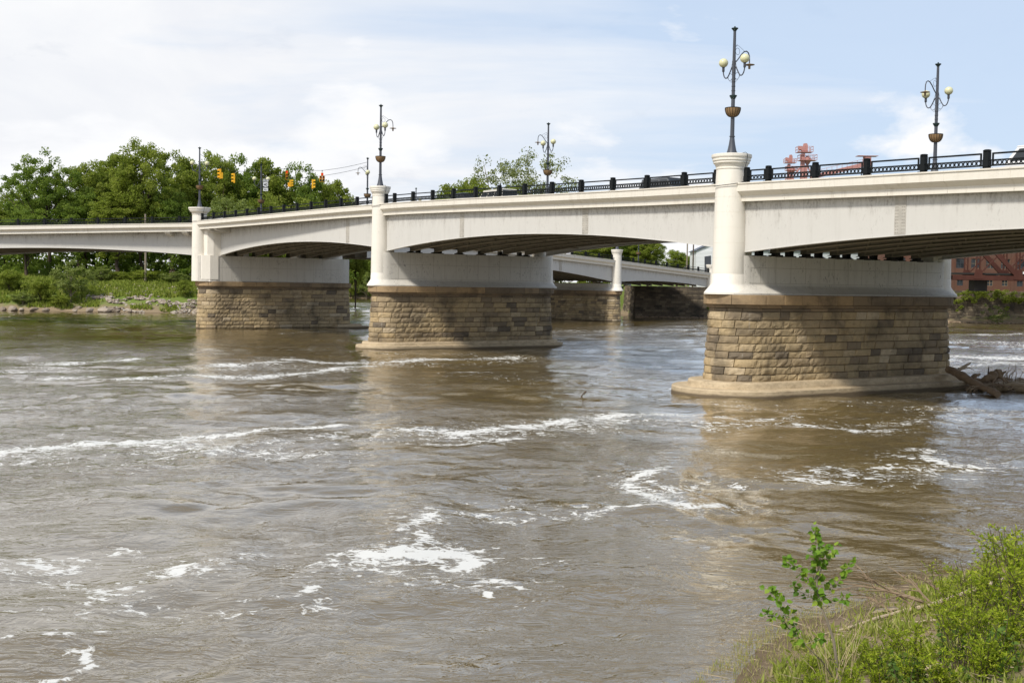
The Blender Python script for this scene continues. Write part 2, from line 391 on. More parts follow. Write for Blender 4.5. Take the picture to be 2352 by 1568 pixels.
def pier(org, u, label, rb, rt, zs_top, u0, u1, Lc, col, wall, footing=None, skirt=True, detail=1, mat='stone', z0=-.6):
    root = empty('bridge_pier', (org[0], org[1], 0), label=label, cat='bridge pier', group='stone and white piers carrying the bridge')
    fr = frame(org, u)
    nc = 9 if footing else 10
    zb = footing[-1][1] if footing else 0.0
    rf = lambda z: rb+(rt-rb)*((z-zb)/(zs_top-.95-zb))
    h = (zs_top-.95-zb)/nc
    zs = [zb-.05+h*i*(1) for i in range(nc)] + [zs_top-.95]
    if not footing: zs = [-.45] + zs
    zs = [z+(random.uniform(-.03, .03) if 0 < i < len(zs)-1 else 0) for i, z in enumerate(zs)]
    mb = MB(); blocks(mb, fr, zs, rf, u0, u1, .75, 1.75, .11, tint_stone)
    mb.build('stone_base', M[mat], root, world=True, tint=True, fix=False)
    core = MB(); core.loft([[fr(p) for p in stad_ring(rb-.045, u0, u1, z0)], [fr(p) for p in stad_ring(rf(zs_top-.95)-.045, u0, u1, zs_top-.3)]])
    core.build('mortar_core', M['mortar'], root, world=True)
    cb = MB()
    blocks(cb, fr, [zs_top-.95, zs_top-.76], lambda z: rt+.02, u0, u1, .8, 1.6, .03, lambda k, f: random.uniform(0, .5))
    blocks(cb, fr, [zs_top-.76, zs_top-.58], lambda z: rt+.12+(z-(zs_top-.76))*.6, u0, u1, .9, 1.8, .02, lambda k, f: random.uniform(0, .4))
    blocks(cb, fr, [zs_top-.58, zs_top], lambda z: rt+.36, u0, u1, 1.2, 2.3, .02, lambda k, f: (random.uniform(.65, 1) if f < .30 else random.uniform(.05, .5)))
    cb.build('capstone_band', M['capstone'], root, world=True, tint=True, fix=False)
    lid = MB(); lid.loft([[fr(p) for p in stad_ring(rt+.345, u0, u1, zs_top-.57)], [fr(p) for p in stad_ring(rt+.345, u0, u1, zs_top-.008)]])
    lid.build('capstone_core', M['capstone'], root, world=True)
    rw, zt, wu0, wu1 = wall
    w = MB()
    if skirt: rr = [(rt+.12, zs_top-.001), (rt+.12, zs_top+.08), (rw+.10, zs_top+.45), (rw+.01, zs_top+.55), (rw, zs_top+.62), (rw, zt)]
    else: rr = [(rw, zs_top-.001), (rw, zt)]
    w.loft([[fr(p) for p in stad_ring(r, wu0, wu1, z)] for r, z in rr])
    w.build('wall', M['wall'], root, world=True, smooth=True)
    jl = MB(); ww = wu0+.8; zb_ = zs_top+(.64 if skirt else .05)
    while ww < wu1-.3:
        for sg in (1, -1):
            jl.loft([[fr((ww-.012, sg*rw, z)), fr((ww+.012, sg*rw, z)), fr((ww+.012, sg*(rw+.005), z)), fr((ww-.012, sg*(rw+.005), z))] for z in (zb_, zt-.02)])
        ww += 1.22
    for zz in (zb_+.0, (zb_+zt)/2+.1):
        for sg in (1, -1): jl.loft([[fr((a, sg*rw, zz)), fr((a, sg*rw, zz+.025)), fr((a, sg*(rw+.006), zz+.025)), fr((a, sg*(rw+.006), zz))] for a in (wu0, wu1)])
    if wu1-wu0 > 5: jl.build('joint_lines', M['joint'], root, world=True)
    crb, crt, crc, czt = col
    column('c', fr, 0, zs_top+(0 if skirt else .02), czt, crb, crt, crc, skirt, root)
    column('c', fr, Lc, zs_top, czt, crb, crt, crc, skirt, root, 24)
    if footing:
        prev = None
        for (r, zt_, zb_) in [(a, b, c) for a, b, c in footing]:
            fb = MB(); n = 18
            def ring(rr, z):
                out = []
                for (a, b, zz) in stad_ring(rr, u0, u1, z, 16, 14):
                    # the step draws out to a blunt point at both noses
                    if a < u0: a = u0 - (u0-a)*1.08
                    if a > u1: a = u1 + (a-u1)*1.05
                    j = .03*math.sin(a*2.1+z*5)+.02*math.sin(a*5.3)
                    out.append(fr((a, b+(j if b > 0 else 0), zz)))
                return out
            fb.loft([ring(r+.05, zb_), ring(r, zt_-.05), ring(r-.05, zt_)])
            fb.build('footing_step', M['footing'], root, world=True, smooth=True)
    return root, fr

def zp_main(s):   # s measured from P1 towards P3
    return float(np.interp(s, [-46, -18, 0, 8, 17, 29, 40, 45, 52, 95], [10.75, 11.42, 11.87, 12.04, 12.28, 12.63, 12.90, 12.98, 13.03, 13.05]))

def splice(mb, fn, s, zt, zb, w):
    """vertical riveted plate lying on the girder face"""
    a = Vector(fn(s-.33, w-.022, 0)); b = Vector(fn(s+.33, w-.022, 0)); c = Vector(fn(s-.33, w+.01, 0)); d = Vector(fn(s+.33, w+.01, 0))
    vs = []
    for z in (zb+.04, zt):
        for q in (a, b, d, c): vs.append((q.x, q.y, z))
    mb.hexa(vs)
    out = Vector(fn(s, w-1, 0))-Vector(fn(s, w, 0))
    z = zb+.14
    while z < zt-.1:
        for ds in (-.25, -.13, .13, .25):
            p = Vector(fn(s+ds, w-.024, 0)); p.z = z; mb.ball(p+out*.002, .032, 6, 4)
        z += .155

def span(A, B, wdir, label, zp, zbot, group='white bridge spans', width=18.4, wp=(-.30, -.30), wg=(.42, .42), ends=(.9, .9), splices=(),
         ninner=6, corbels=(), seg=20, wfun=None, wband=None):
    L = math.hypot(B[0]-A[0], B[1]-A[1]); d = unit(V2(A, B))
    fn = lambda s, w, z: (A[0]+d[0]*s+wdir[0]*w, A[1]+d[1]*s+wdir[1]*w, z)
    root = empty('bridge_span', (A[0], A[1], 0), label=label, cat='bridge span', group=group)
    wP = wfun or (lambda s: wp[0]+(wp[1]-wp[0])*s/L); wG = lambda s: wg[0]+(wg[1]-wg[0])*s/L
    # parapet: upper face, chamfer, lower band, with panel joints
    prof = [(-.05, 0), (-.05, -.07), (0, -.075), (0, -.47), (.30, -.72), (.30, -1.02), (.62, -1.02), (.62, -.30), (.40, -.30), (.40, 0)]
    for side in (0, 1):
        mb = MB(); s = ends[0]; np_ = max(1, round((L-ends[0]-ends[1])/3.35)); pl = (L-ends[0]-ends[1])/np_
        for i in range(np_):
            rings = []
            for q in (0, .5, 1):
                ss = s+.009+(pl-.018)*q; z = zp(ss)
                rings.append([fn(ss, (wP(ss)+w) if side == 0 else (width-wP(ss)-w), z+h) for w, h in prof])
            mb.loft(rings); s += pl
        rings = []      # thin continuous core closes the joints
        for i in range(seg+1):
            ss = ends[0]+(L-ends[0]-ends[1])*i/seg; z = zp(ss)
            pr = [(.012, -.09), (.012, -.46), (.31, -.715), (.31, -.9), (.39, -.9), (.39, -.02), (.02, -.02)]
            rings.append([fn(ss, (wP(ss)+w) if side == 0 else (width-wP(ss)-w), z+h) for w, h in pr])
        mb.loft(rings)
        mb.build('parapet', M['parapet'], root, world=True)
    # deck
    mb = MB(); rings = []
    for i in range(seg+1):
        ss = L*i/seg; z = zp(ss); w0 = wP(ss)+.6
        rings.append([fn(ss, w0, z-.45), fn(ss, width-w0, z-.45), fn(ss, width-w0, z-.98), fn(ss, w0, z-.98)])
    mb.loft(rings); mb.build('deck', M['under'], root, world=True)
    mb = MB(); rings = []
    for i in range(seg+1):
        ss = L*i/seg; z = zp(ss)-.445
        rings.append([fn(ss, 2.4, z), fn(ss, width-2.4, z)])
    mb.loft(rings, close=False, cap=False); mb.build('roadway', M['asphalt'], root, world=True)
    # outer girders (painted) and inner girders
    ws = [None]+[max(wg)+(width-wg[0]-max(wg))*(k+1)/(ninner+1) for k in range(ninner)]+['far']
    for idx, w in enumerate(ws):
        outer = w is None or w == 'far'
        mb = MB(); rings = []; fl = []; e0 = ends[0]*.6 if outer else .3; e1 = ends[1]*.6 if outer else .3
        for i in range(seg+1):
            ss = e0+(L-e0-e1)*i/seg; zt = zp(ss)-.985; zb = zbot(ss)+(0 if outer else .04)
            ww = wG(ss) if w is None else (width-wG(ss) if w == 'far' else w)
            t = .03 if outer else .02
            rings.append([fn(ss, ww-t, zt), fn(ss, ww+t, zt), fn(ss, ww+t, zb), fn(ss, ww-t, zb)])
            hf = .16 if outer else .19
            sh = 0.1 if w is None else (-.1 if w == 'far' else 0)
            fl.append([fn(ss, ww-hf+sh, zb), fn(ss, ww+hf+sh, zb), fn(ss, ww+hf+sh, zb-.035), fn(ss, ww-hf+sh, zb-.035)])
        mb.loft(rings); mb.t = [1.0 if (i % 4) < 2 else 0.0 for i in range(len(mb.v))]; mb.tint = 0; mb.loft(fl)
        if not outer:    # web stiffeners
            k = 0
            while k*2.2 < L-2:
                ss = 1+k*2.2; mb.bar(fn(ss, w-.1, zbot(ss)+.05), fn(ss, w-.1, zp(ss)-1.0), .05, .16); k += 1
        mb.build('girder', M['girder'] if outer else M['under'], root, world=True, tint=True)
        if w is None and splices:
            for s_ in splices:
                sb = MB(); splice(sb, fn, s_, zp(s_)-1.02, zbot(s_), wG(s_)-.03); sb.build('splice_plate', M['splice'], root, world=True)
    # cross frames between the girders
    k = 0
    while 1.5+k*5.4 < L-1:
        mb = MB()
        ss = 1.5+k*5.4; allw = [wG(ss)+.02]+ws[1:-1]+[width-wG(ss)-.02]
        for a, b in zip(allw[:-1], allw[1:]):
            zt = zp(ss)-1.15; zb = zbot(ss)+.22
            mb.bar(fn(ss, a+.03, zt), fn(ss, b-.03, zt), .07); mb.bar(fn(ss, a+.03, zb), fn(ss, b-.03, zb), .08)
            mb.bar(fn(ss, a+.03, zt), fn(ss, (a+b)/2, zb), .06); mb.bar(fn(ss, b-.03, zt), fn(ss, (a+b)/2, zb), .06)
        mb.build('cross_frame', M['under'], root, world=True); k += 1
    if wband:       # bearings standing on the pier walls
        for (s0, zw) in wband:
            for w in ws[1:-1]:
                mb = MB()
                p = fn(s0, w, 0); zb = zbot(s0)
                M2 = Matrix.Translation((p[0], p[1], 0)) @ Matrix.Rotation(math.atan2(wdir[1], wdir[0]), 4, 'Z')
                mb.box((-.30, -.30, zw-.02), (.30, .30, zw+.10), M2); mb.box((-.17, -.2, zw+.10), (.17, .2, zb+.01), M2)
                mb.build('bearing', M['bearing'], root, world=True)
    for s_ in corbels:
        mb = MB(); n = 8; rings = []
        w0 = wP(s_)+.32; w1 = wG(s_)+.01
        for k in range(n+1):
            t = k/n; rings.append([fn(s_-.32, w0+(w1-w0)*t, zp(s_)-1.021-.02-.46*math.sin(t*math.pi/2)**.45), fn(s_+.32, w0+(w1-w0)*t, zp(s_)-1.021-.02-.46*math.sin(t*math.pi/2)**.45),
                                   fn(s_+.32, w0+(w1-w0)*t, zp(s_)-1.021), fn(s_-.32, w0+(w1-w0)*t, zp(s_)-1.021)])
        mb.loft(rings); mb.build('corbel', M['wall'], root, world=True)
    return root

# railing ---------------------------------------------------------------
def post_mesh():
    mb = MB()
    mb.box((-.20, -.20, 0), (.20, .20, .035))
    def oct_(r, z): return [(r*math.cos(a)/math.cos(math.pi/8), r*math.sin(a)/math.cos(math.pi/8), z) for a in [math.pi/8+k*math.pi/4 for k in range(8)]]
    mb.box((-.125, -.125, .036), (.125, .125, .77)); mb.box((-.14, -.14, .10), (.14, .14, .36))
    mb.loft([oct_(.15, .771), oct_(.17, .80), oct_(.17, .835), oct_(.12, .865)])
    for sx in (-.17, .17):
        for sy in (-.17, .17): mb.ball((sx, sy, .045), .022, 6, 4)
    o = mb.build('post', M['rail']); me = o.data; bpy.data.objects.remove(o); return me
POST = post_mesh()
def railing(A, B, wdir, label, zp, posts, w=0.0, wfun=None, skip_first=False):
    """posts: distances along A->B"""
    d = unit(V2(A, B)); W = wfun or (lambda s: w)
    fn = lambda s, ww, z: (A[0]+d[0]*s+wdir[0]*(W(s)+ww), A[1]+d[1]*s+wdir[1]*(W(s)+ww), z)
    root = empty('bridge_railing', (A[0], A[1], zp(0)), label=label, cat='railing', group='black railings along the bridge')
    for s in posts:
        o = bpy.data.objects.new('post', POST); COL.objects.link(o); o.parent = root
        p = fn(s, 0, zp(s)); o.location = Vector(p)-root.location; o.rotation_euler = (0, 0, math.atan2(d[1], d[0]))
    for a, b in zip(posts[:-1], posts[1:]):
        tr = MB(); rb = MB(); lr = MB()
        a1 = a+.30; b1 = b-.30
        if b1-a1 < .5: continue
        q = lambda s, h: fn(s, 0, zp(s)+h)
        tr.tube([q(a1, .68), q(b1, .68)], .042, 8)
        tr.tube([q(a1, .15), q(a1, .71)], .045, 6); tr.tube([q(b1, .15), q(b1, .71)], .045, 6)
        for h in (.385, .145): lr.bar(q(a+.12, h), q(b-.12, h), .055, .06)
        n = max(2, round((b1-a1)/.235)); st = (b1-a1)/n; dirv = Vector((d[0], d[1], (zp(b)-zp(a))/(b-a)))
        for i in range(n):
            c = Vector(q(a1+st*(i+.5), .265)); vs = []
            N = 12
            for k in range(N):
                t = 2*math.pi*k/N; e = dirv*math.cos(t)+Vector((0, 0, 1))*math.sin(t)
                off = Vector((wdir[0], wdir[1], 0))*.018
                vs += [c+e*.075-off, c+e*.102-off, c+e*.102+off, c+e*.075+off]
            fs = []
            for k in range(N):
                k2 = (k+1) % N
                for j in range(4): fs.append((k*4+j, k*4+(j+1) % 4, k2*4+(j+1) % 4, k2*4+j))
            rb.add(vs, fs)
            if i: rb.bar(q(a1+st*i, .17), q(a1+st*i, .365), .02, .02)
        tr.build('top_rail', M['rail'], root, world=True, smooth=True)
        rb.add(lr.v, lr.f); rb.build('ring_band', M['rail'], root, world=True)
    return root

# ------------------------------------------------------------ piers
R1, f1 = pier(P1, U1, 'nearest, largest tan stone pier on a wide stepped footing, driftwood at its far end', 1.95, 1.72, 5.6, .95, 16.8, 18.4,
     (.97, .84, 1.13, 13.5), (1.0, 7.80, .7, 17.6), footing=[(3.65, .36, -.8), (2.75, .72, .3)])
R2, f2 = pier(P2, U2, 'middle stone pier on a low stepped footing, with white wall and slender white column', 1.72, 1.5, 5.65, .95, 17.3, 18.5,
     (.78, .68, .95, 14.56), (1.0, 8.68, .6, 18.0), footing=[(2.75, .33, -.8), (2.2, .62, .3)])
R3, f3 = pier(P3, U3, 'left stone pier without footing, under the bridge fork, thick white wall flush above stone', 1.95, 1.72, 5.75, 1.7, 18.4, 18.4,
     (.95, .86, 1.33, 14.67), (1.98, 8.85, 1.3, 18.2), skirt=False)
R4, f4 = pier(P4, U4, 'far tan stone pier seen small through the middle arch', 1.6, 1.4, 5.1, 1.0, 17.4, 18.4,
     (.85, .77, 1.0, 12.0), (1.05, 6.3, 1.0, 17.4))
# broad block beside the left pier's column
b = MB(); b.loft([[f3((a, c, z)) for a, c in ((.1, .2), (.35, 1.7), (1.0, 2.0), (2.5, 2.02), (2.5, -1.9), (.6, -1.9))] for z in (8.80, 12.0)]); b.build('wall_block', M['column'], R3, world=True)
b = MB(); b.loft([[f3((a, c, z)) for a, c in ((-.55, .55), (-.2, 1.35), (.6, 1.95), (1.6, 2.04), (1.6, -1.4), (-.4, -.8))] for z in (6.0, 8.9)])
b.loft([[f3((a, c, z)) for a, c in ((-.5, .5), (-.15, 1.3), (.6, 1.9), (1.6, 1.97), (1.6, -1.3), (-.35, -.75))] for z in (5.72, 6.0)]); b.build('wall_block', M['column'], R3, world=True)
# concrete ledge left at the far foot of the left pier
b = MB()
for (a0, a1, n1, z1) in ((17.2, 21.2, 2.6, .42), (16.6, 22.4, 3.1, .14)):
    b.loft([[f3((a0, .8, z)) , f3((a0+.3, n1, z)), f3((a1, n1-.5, z)), f3((a1+.5, 1.2, z)), f3((a1, 0, z))] for z in (-.5, z1)])
b.build('broken_ledge', M['footing'], R3, world=True)
for (f, R, zt) in ((f1, R1, 10.8), (f2, R2, 11.9)):   # short web of wall that ties the column to the wall
    hw = .62
    for u_a, u_b in ((.25, 1.15), (17.3, 18.2)):
        b = MB(); b.loft([[f((u_a, -hw, z)), f((u_b, -hw, z)), f((u_b, hw, z)), f((u_a, hw, z))] for z in (7.0, zt)])
        b.build('column_web', M['column'], R, world=True)

# ------------------------------------------------------------ spans
L12 = math.hypot(*V2(P1, P2)); L23 = math.hypot(*V2(P2, P3)); L10 = math.hypot(*V2(P1, P0)); L3L = math.hypot(*V2(P3, PL)); LA4 = math.hypot(*V2(CA, P4)); L4E = math.hypot(*V2(P4, PE))
par = lambda t: 4*t*(1-t)
zp10 = lambda s: zp_main(-s); zb10 = lambda s: 7.95-.75*s/L10+1.2*par(s/L10)
zp12 = lambda s: zp_main(s); zb12 = lambda s: 8.15+.6*s/L12+1.25*par(s/L12)
zp23 = lambda s: zp_main(L12+s); zb23 = lambda s: 9.05-.3*s/L23+1.17*par(s/L23)
zp3L = lambda s: 12.82-.022*s; zb3L = lambda s: 8.85-.6*s/L3L+1.08*par(s/L3L)
zpA4 = lambda s: 12.95+(10.2-12.95)*s/LA4; zbA4 = lambda s: 9.2+(6.6-9.2)*s/LA4+1.15*par(s/LA4)
zp4E = lambda s: 10.2+(8.63-10.2)*s/L4E; zb4E = lambda s: 6.6+(6.0-6.6)*s/L4E+.6*par(s/L4E)
ufar = (0.15, .989)
span(P1, P0, U1, 'near white arched span running off the right edge of the picture', zp10, zb10, splices=(11.4, 30), ends=(.75, .2), wband=[(.75, 7.80)])
span(P1, P2, U1, 'white arched span between the nearest pier and the middle pier', zp12, zb12, splices=(14.4, 31.0), ends=(.7, .55), wband=[(-.0+.6, 7.80), (L12-.5, 8.68)])
w23 = lambda s: -.30 - .35*max(0, (s-34)/(L23-34))**2
span(P2, P3, U2, 'white arched span from the middle pier to the left pier at the fork', zp23, zb23, splices=(7.4,), wg=(.42, 2.0), ends=(.55, .75), corbels=(39.6, 41.6), wfun=w23, wband=[(.5, 8.68)])
span(P3, PL, ufar, 'white arched span leaving the picture at its left edge in front of the woods', zp3L, zb3L, wg=(1.5, .5), ends=(.75, .2), corbels=(2.0, 4.2))
span(CA, P4, U4, 'far white span of the receding arm, left of the far pier', zpA4, zbA4, group='white bridge spans', splices=(39.5,), ends=(.6, .6))
span(P4, PE, UE, 'farthest white span, from the far pier to the dark stone abutment', zp4E, zb4E, ends=(.6, .1))
# junction deck
jd = MB(); poly = [(-37.6, 139.2), (-23.2, 149.8), (-19.3, 152.6), (-32.6, 165.3), (-35.3, 157.2)]
jd.loft([[(x, y, z) for x, y in poly] for z in (12.0, 12.56)]); o = jd.build('bridge_deck', M['asphalt'], top=True)
tag(o, 'wedge of road deck joining the three bridge arms above the left pier', 'bridge deck')

def spaced(L, a, b, st):
    n = max(1, round((L-a-b)/st)); return [a+(L-a-b)*i/n for i in range(n+1)]
railing(P1, P0, U1, 'black railing on the near span at the right edge, in front of the red towers', zp10, [1.25, 2.9]+[2.9+3.35*i for i in range(1, 12)])
railing(P1, P2, U1, 'black railing on the span between the two nearest columns, dark car behind it', zp12, [1.2]+spaced(L12, 4.0, 2.9, 3.4)+[L12-1.25])
railing(P2, P3, U2, 'black railing between the middle column and the left column, below the traffic signals', zp23, spaced(L23, 1.1, 1.6, 3.3), wfun=lambda s: w23(s)+.3)
railing(P3, PL, ufar, 'black railing at the far left in front of the big green trees', zp3L, [1.1]+spaced(L3L, 2.6, .5, 3.5))
railing(CA, P4, U4, 'small black railing on the far arm, left of its column', zpA4, spaced(LA4, 1.2, 1.3, 3.35))
railing(P4, PE, UE, 'small black railing on the last far span, down to the grey house', zp4E, spaced(L4E, 1.3, 1.0, 3.35))

# ------------------------------------------------------------ lamps
def lamp_parts(root, curl=True, globes=2):
    mb = MB(); mb.lathe([(.33, 0), (.31, .06), (.24, .30), (.18, .60), (.135, .92), (.125, 1.0), (.16, 1.01), (.16, 1.06), (.12, 1.07), (.112, 2.15), (.106, 3.2), (.098, 3.35), (.098, 4.6),
                               (.11, 4.61), (.11, 5.3), (.092, 5.31), (.078, 6.98)], n=16)
    for z in (1.9, 3.6, 3.85, 4.1): mb.lathe([(.118, z), (.118, z+.03)], n=12)
    mb.build('pole', M['pole'], root, smooth=True)
    mb = MB(); mb.lathe([(.10, 3.12), (.14, 3.2), (.21, 3.31), (.21, 3.36), (.10, 3.37)], n=16); mb.build('collar', M['polecup'], root, smooth=True); mb = MB()
    mb.lathe([(.078, 6.95), (.11, 7.02), (.19, 7.10), (.19, 7.14), (.04, 7.15)], n=16); mb.ball((0, 0, 7.2), .05, 8, 6)
    mb.build('collar', M['polecup'], root, smooth=True)
    mb = MB(); pr = [(.115+.32*math.sin(t*math.pi/2), 2.14+.5*(1-math.cos(t*math.pi/2))) for t in [i/8 for i in range(9)]]
    mb.lathe(pr+[(.41, 2.63), (.12, 2.45)], n=24, cap=False); bk = mb.build('basket', M['coir'], root, smooth=True)
    rb = MB()
    for k in range(16):
        a = 2*math.pi*k/16; rb.tube([((r+.012)*math.cos(a), (r+.012)*math.sin(a), z) for r, z in pr], .011, 4)
    rb.tube([(.445*math.cos(2*math.pi*k/24), .445*math.sin(2*math.pi*k/24), 2.645) for k in range(25)], .014, 5)
    rb.build('basket_rib', M['black'], bk)
    for sx in ((-1, 1) if globes == 2 else (1,)):
        mb = MB(); pts = []
        for t in [i/14 for i in range(15)]:
            # leaves the pole, dips, and turns up into the socket
            if t < .5: x = .10+.50*(t/.5); z = 5.0-.60*math.sin((t/.5)*math.pi/2)**1.4
            else:
                q = (t-.5)/.5; x = .60+.26*math.sin(q*math.pi/2); z = 4.40+.45*(1-math.cos(q*math.pi/2))
            pts.append((sx*x, 0, z))
        mb.tube(pts, .034, 8); mb.lathe([(.06, 4.80), (.075, 4.83), (.075, 5.04), (.10, 5.07)], (sx*.86, 0), 12)
        mb.build('arm', M['pole'], root, smooth=True)
        g = MB(); g.ball((sx*.86, 0, 5.31), .265, 24, 16, .97); g.build('globe', M['globe'], root, smooth=True)
        w = MB(); w.tube([(sx*(.28+.17*math.cos(a)), 0, 4.42+.19*math.sin(a)) for a in [2*math.pi*k/16 for k in range(17)]], .012, 5)
        w.tube([(sx*.52, 0, 4.42), (sx*.36, 0, 4.25), (sx*.22, 0, 4.12), (sx*.13, 0, 4.16), (sx*.16, 0, 4.27), (sx*.22, 0, 4.22)], .010, 5)
        w.tube([(sx*.12, 0, 5.25), (sx*.36, 0, 4.58)], .010, 4); w.build('scroll', M['pole'], root)
    if curl:
        mb = MB(); pts = [(0, .10, 5.22), (0, .30, 5.42), (0, .55, 5.72), (0, .75, 5.90), (0, .95, 5.96), (0, 1.1, 5.88), (0, 1.18, 5.70), (0, 1.2, 5.45), (0, 1.2, 5.28)]
        mb.tube(pts, .034, 8); mb.build('lantern_arm', M['pole'], root, smooth=True)
        mb = MB(); mb.lathe([(.04, 5.30), (.09, 5.26), (.30, 5.225), (.30, 5.205), (.07, 5.20), (.065, 4.98), (.03, 4.97)], (0, 1.2), 16)
        mb.build('lantern', M['drift'], root, smooth=True)
        mb = MB(); mb.tube([(0, .26+.16*math.cos(a), 5.86+.19*math.sin(a)) for a in [2*math.pi*k/16 for k in range(17)]], .011, 5); mb.build('scroll', M['pole'], root); mb = MB()
        mb.tube([(0, .8, 5.93), (0, .4, 6.15), (0, .22, 6.22), (0, .11, 6.12)], .010, 4); mb.tube([(0, .1, 6.2), (0, .18, 6.12), (0, .22, 6.2), (0, .17, 6.25)], .009, 4)
        mb.build('scroll', M['pole'], root)
def put_lamp(x, y, z, along, label, curl=True, flip=False, globes=2, h=7.2):
    root = empty('bridge_lamp', (x, y, z), label=label, cat='street lamp', group='twin globe lamps standing on the bridge')
    a = math.atan2(along[1], along[0]); root.rotation_euler = (0, 0, a+(math.pi if flip else 0))
    lamp_parts(root, curl, globes); s = h/7.2; root.scale = (s, s, s)
    return root
dv12 = unit(V2(P2, P1)); 
def farend(P, U, L=18.4): return (P[0]+U[0]*L, P[1]+U[1]*L)
put_lamp(P1[0], P1[1], 13.5, dv12, 'tallest twin globe lamp, on the white column of the nearest pier', h=7.15)
q = (27.5, 75.0); put_lamp(q[0], q[1], 13.5, dv12, 'twin globe lamp at the far right, rising from behind the near span railing', flip=True, h=7.3)
put_lamp(P2[0], P2[1], 14.56, dv12, 'twin globe lamp on the white column of the middle pier', h=7.3)
q = farend(P2, U2, 18.6); put_lamp(q[0], q[1], 14.6, dv12, 'twin globe lamp behind the middle span railing in front of the pale sycamore', flip=True, h=7.35)
put_lamp(P3[0], P3[1], 14.67, (1, .15), 'twin globe lamp on the white column of the left pier, before the trees', curl=False, h=7.3)
LA = put_lamp(CA[0], CA[1], 14.9, (.3, -.95), 'lamp just left of the middle column with a curled arm and overhead wires', curl=True, h=7.6)
LA.rotation_euler = (0, 0, math.radians(100))
LB = put_lamp(CB[0], CB[1], 14.2, (1, .1), 'twin globe lamp carrying the white route signs', curl=False, h=7.7)
put_lamp(P4[0], P4[1], 12.0, dA, 'far lamp foot on the small column seen under the middle arch', h=7.2)
q = at_Y(955, 500, 189); put_lamp(q.x, 189, 14.3, dA, 'distant thin lamp poking above the middle span railing, right of the middle column', curl=False, h=7.3)
q = at_Y(1148, 500, 197); put_lamp(q.x, 197, 15.9, dA, 'distant lamp top above the railing below the sycamore', curl=False, h=7.3)
q = at_Y(1466, 600, 213); put_lamp(q.x, 213, 9.6, dE, 'far lamp seen under the arch between dark tree and far column', curl=False, h=7.3)
for (P, zc, r, n, lb, sc_) in ((P1, 11.95, .93, 0, 'thin black cable draped down and round the column of the nearest pier', 1.13), (P2, 13.0, .74, 0, 'thin black cable draped round the column of the middle pier', .96), (P3, 13.2, .93, 0, 'thin black cable draped round the column of the left pier', 1.33)):
    mb = MB(); zt = {P1: 13.5, P2: 14.56, P3: 14.67}[P]; top = []
    a0 = math.radians(-52)
    R = lambda a, r_: (P[0]+r_*math.cos(a), P[1]+r_*math.sin(a))
    pts = [(*R(a0, .12), zt+.3), (*R(a0, .5), zt+.02), (*R(a0, sc_-.1), zt+.06), (*R(a0, sc_+.04), zt-.05), (*R(a0, sc_), zt-.4), (*R(a0, r+.02), zt-.9), (*R(a0, r+.02), zt-1.5)]
    mb.tube(pts, .016, 5); m2 = []
    for i in range(15):
        a = math.radians(-10-170*i/14); m2.append((*R(a, r+.025), zc+.25-.5*(i/14)**.7 - .12*math.sin(math.pi*i/14)))
    mb.tube(m2, .02, 5); tag(mb.build('cable', M['cable'], top=True), lb, 'cable')

# ------------------------------------------------------------ route sign
def text_mesh(txt, size, mat, parent, loc, rot, name, bold=.0):
    cu = bpy.data.curves.new(name, 'FONT'); cu.body = txt; cu.size = size; cu.align_x = 'CENTER'; cu.align_y = 'CENTER'; cu.extrude = .004; cu.offset = bold
    t = bpy.data.objects.new(name, cu); COL.objects.link(t); bpy.context.view_layer.update()
    me = bpy.data.meshes.new_from_object(t); bpy.data.objects.remove(t)
    me.materials.clear(); me.materials.append(mat)
    o = bpy.data.objects.new(name, me); COL.objects.link(o); o.parent = parent; o.location = loc; o.rotation_euler = rot; return o
sg = at_Y(610, 425, 155.6)
ang = math.atan2(-sg.x, sg.y)
SG = empty('route_sign', (sg.x, sg.y, sg.z), rz=ang, label='white route signs reading WEST, 40 and a left arrow, stacked on a lamp pole', cat='road sign')
pr = math.radians(90); SG.scale = (.62, .62, .62)
mb = MB(); mb.box((-.58, -.02, .72), (.58, .02, 1.27)); pn = mb.build('sign_panel', M['signwhite'], SG)
text_mesh('WEST', .46, M['black'], pn, (0, -.03, 1.0), (pr, 0, 0), 'lettering', .012)
b2 = MB(); b2.box((-.62, 0.0, -.56), (.62, .03, .67)); bk = b2.build('sign_panel', M['black'], SG)
sh = [(-.42, .56), (-.15, .50), (0, .58), (.15, .50), (.42, .56), (.56, .34), (.50, .1), (.57, -.18), (.40, -.40), (.12, -.44), (0, -.54), (-.12, -.44), (-.40, -.40), (-.57, -.18), (-.50, .1), (-.56, .34)]
mb = MB(); mb.loft([[(x, y, z+.05) for x, z in sh] for y in (-.025, -.004)]); mb.build('shield', M['signwhite'], bk)
text_mesh('40', .78, M['black'], bk, (0, -.035, .05), (pr, 0, 0), 'lettering', .014)
mb = MB(); mb.box((-.52, -.02, -1.32), (.52, .02, -.64)); pn = mb.build('sign_panel', M['signwhite'], SG)
mb = MB(); mb.box((-.12, -.035, -1.03), (.36, -.024, -.94)); mb.loft([[(-.36, y, -.985), (-.08, y, -1.14), (-.08, y, -.83)] for y in (-.035, -.024)]); mb.build('arrow', M['black'], pn)

